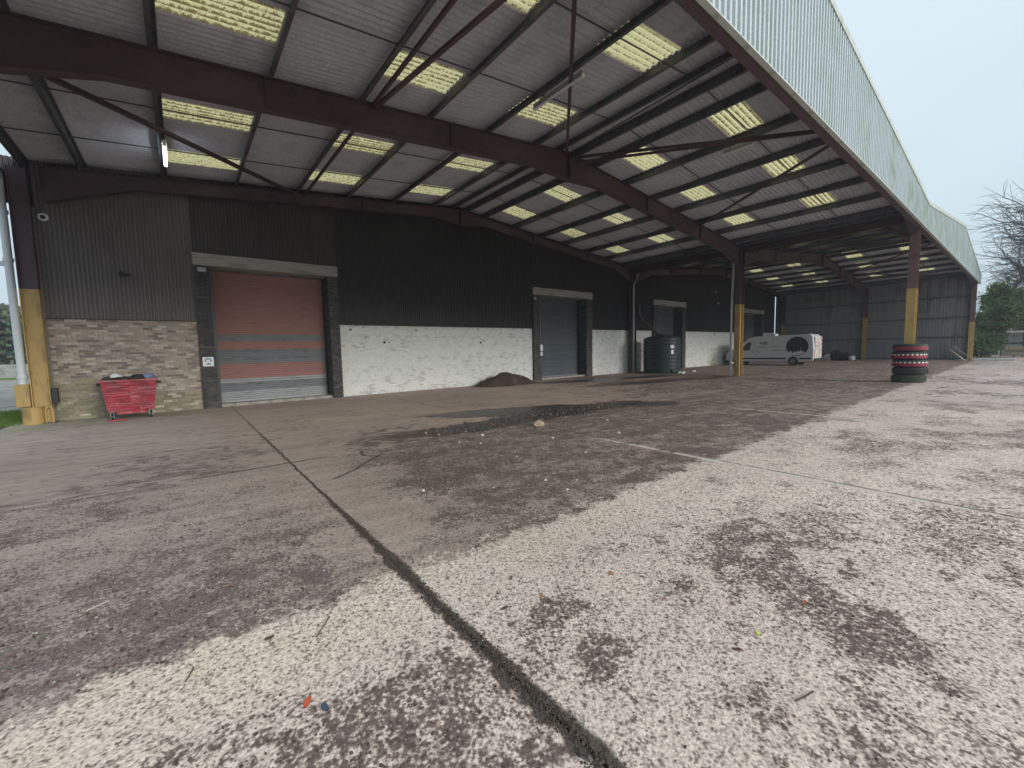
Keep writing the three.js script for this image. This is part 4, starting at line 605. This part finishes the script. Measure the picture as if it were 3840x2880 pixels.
{
  const stone = new THREE.IcosahedronGeometry(1, 0); { const p = stone.attributes.position; for (let i = 0; i < p.count; i++) { const k = 0.8 + 0.4 * vn(p.getX(i) * 3 + 9, p.getY(i) * 3 + p.getZ(i) * 5 + 9, 5); p.setXYZ(i, p.getX(i) * k * 1.2, p.getY(i) * k * 0.7, p.getZ(i) * k); } stone.computeVertexNormals(); }
  const L = [];
  for (let i = 0; i < 150000; i++) { const near = i < 115000, x = near ? -3 + rs() * 9 : -3 + rs() * 17, z = near ? -7 + rs() * 7.5 : -9.5 + rs() * 9; if (x < -3.6) continue; const c = dirtCover(x, z); if (rs() > c * c * 1.15) continue; const k = 0.5 + rs() * 1.3, t = rs() < 0.08 ? [0.42, 0.38, 0.33] : rs() < 0.25 ? [0.19 * k, 0.14 * k, 0.115 * k] : [0.1 * k, 0.06 * k, 0.05 * k]; const s = 0.0022 + 0.006 * Math.pow(rs(), 3) + (near ? 0 : 0.003); L.push([x, s * 0.35, z, s, rs() * 6.3, rs() * 0.6, t]); }
  for (let i = 0; i < 2600; i++) { const x = 3.9 + rs() * 6.6, z = -8.7 + rs() * 2.0; if (wetness(x, z) < 0.3 && rs() < 0.8) continue; const s = 0.006 + 0.02 * Math.pow(rs(), 3), k = 0.4 + rs(); L.push([x, s * 0.4, z, s, rs() * 6.3, rs(), rs() < 0.035 ? [0.36, 0.33, 0.28] : [0.1 * k, 0.08 * k, 0.07 * k]]); }
  for (let i = 0; i < 9000; i++) { const z = -11 + Math.pow(rs(), 0.55) * 11.5, nj = fbm(1.28 * 9 + 3, z * 5 + 3, 71, 3), w = 0.012 + 0.05 * sst(-6.2, -2.4, z) * (0.45 + 1.1 * nj); const s = 0.003 + 0.007 * rs() * rs(), k = 0.4 + rs() * 0.9; L.push([1.28 - (nj - 0.5) * 0.05 + (rs() + rs() - 1) * w * 1.15, s * 0.4 - 0.002, z, s, rs() * 6.3, rs(), [0.075 * k, 0.056 * k, 0.044 * k]]); }
  instanced('gravel', stone, M.stone, L, 'loose brown grit and crumbs scattered over the yard slabs');
  const H = []; for (let i = 0; i < 2500; i++) { const a = rs() * 6.28, r = Math.sqrt(rs()) * 1.05, x = Math.cos(a) * r * 2.3, z = Math.sin(a) * r * 1.0, k = sst(1, 0.05, Math.hypot(x / 2.3, z / 1.0) + (fbm(x + 9, z + 9, 201, 3) - 0.5) * 0.35), s = 0.012 + 0.03 * rs() * rs(), kk = 0.4 + rs(); H.push([12.9 + x, -0.03 + 0.52 * k + s * 0.3, -16.62 + z, s, rs() * 6, rs(), [0.085 * kk, 0.055 * kk, 0.045 * kk]]); }
  instanced('soil_crumbs', stone, M.stone, H, 'brown clods and crumbs lying over the soil heap');
}
// single loose stones, leaves and twigs
{
  const g0 = lump(1, 0.6, 0.8, 211, 1), G = 'pale stones lying in the grit';
  std('pale_stone', { color: lin(0.6, 0.57, 0.52), roughness: 0.9 }); std('tan_stone', { color: lin(0.36, 0.29, 0.2), roughness: 0.9 });
  const st = (x, z, s, m, l) => { const o = mesh('stone', g0, m); o.position.set(x, s * 0.35, z); o.scale.setScalar(s); o.rotation.y = x * 5; tag(o, l, 'stone', G); };
  st(6.31, -6.98, 0.14, M.tan_stone, 'largest tan stone beside the dark puddle');
  const peb = 'small pale stone lying in the brown grit under the canopy';
  for (const [x, z, s] of [[2.27, -4.7, 0.028], [4.74, -6.98, 0.04], [3.7, -3.97, 0.022], [3.64, -3.52, 0.02], [5.6, -5.8, 0.03], [3.0, -4.2, 0.018], [4.2, -5.2, 0.02], [6.9, -5.2, 0.035], [4.3, -6.4, 0.025], [5.2, -4.6, 0.022], [4.0, -3.7, 0.016], [7.9, -6.3, 0.04]]) st(x, z, s, M.pale_stone, peb);
  const lf = new THREE.PlaneGeometry(1, 0.55, 6, 3); { const p = lf.attributes.position; for (let i = 0; i < p.count; i++) { const x = p.getX(i), y = p.getY(i), e = Math.sqrt(Math.max(0.02, 1 - Math.pow(x * 1.95, 2))); p.setXYZ(i, x, y * e, 0.12 * Math.abs(y) + 0.1 * Math.sin(x * 4)); } lf.rotateX(-Math.PI / 2); lf.computeVertexNormals(); }
  std('leaf_orange', { color: lin(0.42, 0.13, 0.05), roughness: 0.8 }); std('leaf_green', { color: lin(0.5, 0.62, 0.1), roughness: 0.7 }); std('leaf_brown', { color: lin(0.16, 0.085, 0.06), roughness: 0.9 }); std('leaf_red', { color: lin(0.5, 0.09, 0.045), roughness: 0.8 }); std('leaf_slate', { color: lin(0.05, 0.07, 0.11), roughness: 0.7 });
  const leaf = (x, z, s, m, l) => { const o = mesh('fallen_leaf', lf, M[m]); o.position.set(x, 0.006, z); o.scale.setScalar(s); o.rotation.y = x * 9 + z * 4; tag(o, l, 'leaf', 'fallen leaves on the concrete'); };
  leaf(0.17, -3.73, 0.05, 'leaf_orange', 'orange leaf on grey concrete just inside the drip line'); leaf(0.38, -2.19, 0.06, 'leaf_red', 'bright red leaf at edge of the dark debris patch'); leaf(0.44, -2.1, 0.055, 'leaf_slate', 'slate coloured scrap beside the red leaf'); leaf(0.31, -2.86, 0.07, 'leaf_brown', 'brown leaf on the pale strip before the long joint'); leaf(2.62, -0.95, 0.04, 'leaf_green', 'bright yellow green leaf on pale concrete');
  const brown = 'small brown leaf on pale concrete in front of the canopy';
  const rl = rng(77); for (let i = 0; i < 22; i++) leaf(1.4 + rl() * 3.6, -2.6 + rl() * 2.5, 0.028 + 0.03 * rl(), rl() < 0.35 ? 'leaf_orange' : 'leaf_brown', brown);
  std('twig', { color: lin(0.06, 0.045, 0.035), roughness: 0.9 }); std('twig_pale', { color: lin(0.6, 0.55, 0.47), roughness: 0.9 });
  const twig = (x, z, L, a, m, l) => { const o = mesh('twig', tube([[-L / 2, 0.006, 0], [-L * 0.1, 0.009, L * 0.03], [L / 2, 0.005, -L * 0.02]], 0.0035, 8, 5), M[m]); o.position.set(x, 0, z); o.rotation.y = a; tag(o, l, 'twig'); };
  twig(0.6, -2.76, 0.2, 0.9, 'twig', 'straight dark twig on the pale strip left of the long joint'); twig(-0.08, -2.81, 0.11, 1.2, 'twig', 'short dark twig on the pale strip furthest from the long joint'); twig(-0.58, -4.05, 0.13, 0.55, 'twig_pale', 'pale twig on grey concrete under the canopy edge'); twig(2.3, -0.62, 0.14, -0.3, 'twig', 'dark twig on pale concrete near the camera'); twig(7.6, -3.0, 0.5, 0.1, 'twig_pale', 'longest pale stick lying on the yard before the middle post');
}
// grass verge by the corner column
{
  const bl = new THREE.BufferGeometry(); bl.setAttribute('position', new THREE.BufferAttribute(new Float32Array([-0.5, 0, 0, 0.5, 0, 0, 0.32, 0.55, 0.12, -0.32, 0.55, 0.12, 0, 1, 0.4]), 3)); bl.setIndex([0, 1, 2, 0, 2, 3, 3, 2, 4]); bl.computeVertexNormals();
  std('grass', { color: lin(1, 1, 1), roughness: 0.8 });
  const L = []; for (let i = 0; i < 26000; i++) { const far = i > 15000, x = far ? -19 + rs() * 15 : -6.4 + rs() * 2.95, z = far ? -75 + rs() * 17 : -22.3 + rs() * 6.6; if (!far && z > -17 + (fbm(x * 2 + 9, 3, 5, 3) - 0.5) * 1.4 - (x + 3.4) * 0.2) continue; const h = (far ? 0.14 : 0.05) + 0.06 * rs(), k = 0.6 + 0.7 * rs(); L.push([x, -0.19 + (far ? 0 : 0.17), z, [0.012 + (far ? 0.02 : 0), h, h], rs() * 6.3, (rs() - 0.5) * 0.7, [0.13 * k, 0.22 * k, 0.03 * k]]); }
  tag(mesh('verge', box(-6.5, -3.72, -0.2, -0.02, -22.4, -16.9), M.earth), 'mossy earth verge beside the corner column', null, null, 'structure');
  instanced('grass', bl, M.grass, L, 'bright green grass beside the corner column and along the track');
}
// ------------------------------------------------------------------ trees
std('bark', { map: mottle([0.17, 0.15, 0.14], [0.1, 0.09, 0.085], 0.8, 256, 6, 81), roughness: 0.95 });
function limb(a, b, r0, r1, n = 5) { const A = new THREE.Vector3(...a), B = new THREE.Vector3(...b), d = B.clone().sub(A), g = new THREE.CylinderGeometry(r1, r0, d.length(), n, 1, true); g.translate(0, d.length() / 2, 0); g.applyQuaternion(new THREE.Quaternion().setFromUnitVectors(new THREE.Vector3(0, 1, 0), d.normalize())); g.translate(...a); return g; }
function branches(seed, base, H, spread, levels, twigN) { // returns [thick geos, thin geos, tips]
  const r = rng(seed), thick = [], thin = [], tips = [];
  const grow = (p, dir, len, rad, lv) => {
    const seg = 3; let q = p, d = dir.clone();
    for (let i = 0; i < seg; i++) { d.add(new THREE.Vector3((r() - 0.5) * 0.35, (r() - 0.42) * 0.25, (r() - 0.5) * 0.35)).normalize(); const e = q.clone().addScaledVector(d, len / seg); const r0 = rad * (1 - i / seg * 0.4), r1 = rad * (1 - (i + 1) / seg * 0.4); (lv < 2 ? thick : thin).push(limb([q.x, q.y, q.z], [e.x, e.y, e.z], r0, r1, lv === 0 ? 9 : lv < 3 ? 5 : 3)); q = e;
      if (lv < levels && (i > 0 || lv > 0)) { const k = lv === 0 ? 3 : 2; for (let c = 0; c < k; c++) { const az = r() * 6.28, tilt = 0.55 + 0.5 * r(), ax = new THREE.Vector3(Math.cos(az), 0.1, Math.sin(az)).normalize(), nd = d.clone().applyAxisAngle(ax, tilt); nd.y += 0.08; nd.x *= spread; nd.z *= spread; nd.normalize(); grow(q.clone(), nd, len * (0.6 + 0.2 * r()), rad * (lv < 2 ? 0.56 : 0.5), lv + 1); } } }
    tips.push(q);
  };
  grow(new THREE.Vector3(0, 0, 0), new THREE.Vector3(0.05, 1, 0.0), H, base, 0);
  return [thick, thin, tips];
}
function merge(l) { return mergeGeometries(l.map(g => { g = g.index ? g.toNonIndexed() : g; return g; })); }
{
  const bare = thing('bare_tree', 'tall leafless winter tree beyond the far end of the canopy', 'tree', [60, -0.2, 3.6], 2.2); bare.scale.setScalar(1.25);
  const [a, b] = branches(31, 0.42, 7.2, 1.2, 5, 0); mesh('trunk', merge(a), M.bark, bare); mesh('crown', merge(b), M.bark, bare);
  const leafG = new THREE.PlaneGeometry(1, 0.5); leafG.translate(0.5, 0, 0);
  std('leaves', { color: lin(1, 1, 1), roughness: 0.75 });
  function crownInst(parent, list) { const im = new THREE.InstancedMesh(leafG, M.leaves, list.length), o = new THREE.Object3D(), c = new THREE.Color(); list.forEach((l, i) => { o.position.set(l[0], l[1], l[2]); o.rotation.set(l[3], l[4], l[5]); o.scale.setScalar(l[6]); o.updateMatrix(); im.setMatrixAt(i, o.matrix); im.setColorAt(i, c.setRGB(...l[7])); }); im.name = 'crown'; im.userData.kind = 'stuff'; im.castShadow = im.receiveShadow = true; parent.add(im); }
  function evergreen(name, label, pos, blobs, n, tones, seed, leaf = 0.22) { // blobs: [x,y,z,rx,ry,rz]
    const t = thing(name, label, 'tree', pos), r = rng(seed), L = [], clumps = [];
    for (const B of blobs) { const m = Math.round(26 * B[3] * B[4] / 2); for (let i = 0; i < m; i++) { const u = r() * 2 - 1, a = r() * 6.28, s = Math.sqrt(1 - u * u), k = 0.55 + 0.45 * Math.sqrt(r()); clumps.push([B[0] + B[3] * s * Math.cos(a) * k, B[1] + B[4] * u * k, B[2] + B[5] * s * Math.sin(a) * k, 0.35 + 0.4 * r(), r()]); } }
    for (let i = 0; i < n; i++) { const c = clumps[Math.floor(r() * clumps.length)], g = () => (r() + r() + r() - 1.5) * 0.75 * c[3] * 1.5, tone = mix3(tones[0], tones[1], c[4]).map(v => v * (0.6 + 0.7 * r())); L.push([c[0] + g(), c[1] + g() * 0.7, c[2] + g(), r() * 6.3, r() * 6.3, r() * 6.3, leaf * (0.6 + 0.8 * r()), tone]); }
    mesh('trunk', merge([limb([0, 0, 0], [0.1, blobs[0][1], 0], 0.2, 0.1, 8), ...blobs.slice(1).map(B => limb([0.05, blobs[0][1] * 0.5, 0], [B[0] * 0.8, B[1], B[2] * 0.8], 0.09, 0.04, 6))]), M.bark, t);
    crownInst(t, L); return t;
  }
  evergreen('evergreen_bush', 'dense dark green evergreen bush beside the far corner post', [60.5, -0.2, -2.6], [[0, 2.0, -0.3, 1.3, 2.2, 0.95], [0.4, 4.4, 0.3, 1.4, 1.5, 1.3], [0.6, 5.3, 1.0, 1.2, 1.1, 1.3], [0.3, 6.2, 0.2, 0.8, 0.7, 0.8]], 15000, [[0.05, 0.09, 0.045], [0.13, 0.19, 0.065]], 51, 0.17);
  evergreen('laurel_tree', 'lighter green spreading evergreen tree beyond the white roofed shelter', [72, -0.2, 1.6], [[0, 4.4, 0, 2.6, 1.8, 3.6], [0, 5.4, -3, 1.8, 1.4, 2.0], [1, 3.3, 3.2, 2, 1.8, 2.6]], 14000, [[0.09, 0.14, 0.05], [0.19, 0.25, 0.09]], 52, 0.28);
  evergreen('hedge_tree', 'broad olive green tree behind the spreading evergreen', [84, -0.2, 6], [[0, 4, 0, 4, 3.5, 6], [0, 4, 9, 4, 4, 6], [0, 3.6, -7, 3, 3, 4]], 12000, [[0.08, 0.12, 0.05], [0.16, 0.19, 0.09]], 53, 0.42);
  evergreen('roadside_tree', 'grey green tree beyond the fence past the corner column', [-17.5, -0.2, -78], [[0, 5.2, 0, 5, 3.6, 4], [-5, 4.6, 1, 4, 3.4, 3], [5, 4.4, 0, 3.5, 3, 3]], 16000, [[0.06, 0.085, 0.05], [0.11, 0.13, 0.09]], 54, 0.5);
  evergreen('roadside_tree', 'taller dark tree standing behind the grey green tree', [-26, -0.2, -92], [[0, 6.5, 0, 6, 5, 4], [7, 5.5, 0, 5, 4, 4]], 12000, [[0.05, 0.07, 0.045], [0.09, 0.11, 0.07]], 55, 0.6);
}
// fence past the corner column
{
  const f = thing('boundary_fence', 'weathered grey panel fence beyond grass past the corner column', 'fence', [-30, -0.2, -70]); std('fence_grey', { map: mottle([0.3, 0.31, 0.3], [0.18, 0.18, 0.16], 0.9, 256, 8, 91), roughness: 0.9 });
  for (let i = 0; i < 12; i++) { mesh('panel', rbox(2.3, 1.5, 0.06, 0.01, i * 2.4 + 1.2, 0.82, 0), M.fence_grey, f); mesh('post', box(i * 2.4 - 0.06, i * 2.4 + 0.04, 0, 1.75, -0.06, 0.07), M.concrete_cast, f); }
}
// white roofed shelter, timber and rubbish at the far end
{
  const s = thing('open_shelter', 'low white roofed shelter with posts and dark rail beyond the evergreen bush', 'shelter', [66, -0.2, 0.2]);
  std('pale_panel', { map: mottle([0.42, 0.47, 0.43], [0.3, 0.34, 0.3], 0.8, 256, 6, 93), roughness: 0.6 });
  mesh('roof', rbox(3.2, 0.16, 5.4, 0.03, 0, 2.62, 0.3), M.white, s);
  for (const z of [-2.2, -0.8, 0.7, 2.8]) mesh('post', box(-1.5, -1.4, 0, 2.54, z - 0.05, z + 0.05), M.dark_plastic, s);
  mesh('rail', box(-1.52, -1.46, 1.42, 1.56, -2.2, 2.85), M.dark_plastic, s); mesh('back_panel', box(1.2, 1.26, 0.1, 2.54, -2.3, 2.9), M.pale_panel, s); mesh('kick_panel', box(-1.42, -1.38, 0.7, 1.42, -2.15, 2.8), M.pale_panel, s);
  std('timber2', { color: lin(0.45, 0.36, 0.27), roughness: 0.9 });
  for (let i = 0; i < 3; i++) { const o = thing('timber_stack', ['lowest', 'middle', 'topmost'][i] + ' pale timber of the pile before the white roofed shelter', 'timber', [62.6 + i * 0.1, -0.2 + i * 0.28 + 0.35, 0.4 + 0.2 * i], 0.03 * i, 'timbers before the shelter'); mesh('beam', rbox(0.3, 0.26, 4.6, 0.02, 0, 0.13, 0), i === 1 ? M.timber : M.timber2, o); if (!i) mesh('bearer', boxes([[-0.2, 0.2, -0.35, 0, -1.6, -1.4], [-0.2, 0.2, -0.35, 0, 1.4, 1.6]]), M.timber, o); }
  const lean = [[51.1, -3.5, 0.95, 1.3, 'shorter pinkish plank leaning at foot of the far corner post'], [51.0, -2.95, 1.25, 1.7, 'longer pale plank leaning at foot of the far corner post']];
  lean.forEach(([x, z, a, L, l]) => { const o = thing('plank', l, 'plank', [x, 0.02, z], 0); const g = new THREE.BoxGeometry(0.22, 0.04, L); g.translate(0, 0.02, L / 2); g.rotateX(-0.75); mesh('board', g, M.timber2, o); o.rotation.y = Math.PI - 0.2 + (a - 1); });
  const pn = thing('flat_panel', 'long pale panel lying flat on the yard by the far corner post', 'panel', [52.2, 0, -2.5], 0.1); mesh('sheet', rbox(1.2, 0.1, 3.2, 0.02, 0, 0.06, 0), M.fascia0, pn); mesh('batten', boxes([[-0.5, -0.42, 0, 0.02, -1.5, 1.5], [0.42, 0.5, 0, 0.02, -1.5, 1.5]]), M.timber, pn);
  for (const [x, z, r, m, n, l] of [[50.6, -13.4, 0.22, M.bag_white, 'carrier_bag', 'small white bag on ground right behind the van'], [50.4, -12.7, 0.34, M.bag_white, 'carrier_bag', 'larger white bag by the foot of the end wall'], [50.6, -12.1, 0.5, M.bag_black, 'rubbish_bag', 'largest black rubbish bag against the end wall'], [50.5, -11.4, 0.42, M.bag_black, 'rubbish_bag', 'smaller black rubbish bag against the end wall'], [50.2, -10.75, 0.26, M.bag_white, 'carrier_bag', 'white bag beside the middle post of the end wall']]) { const o = mesh(n, lump(r * 1.1, r, r, Math.round(r * 90), 2), m); o.position.set(x, r * 0.82, z); tag(o, l, 'bag', 'rubbish along the end wall'); }
}
console.log('all built');
scene.traverse(o => { if (o.isMesh) o.castShadow = o.receiveShadow = true; });
renderer.render(scene, camera);
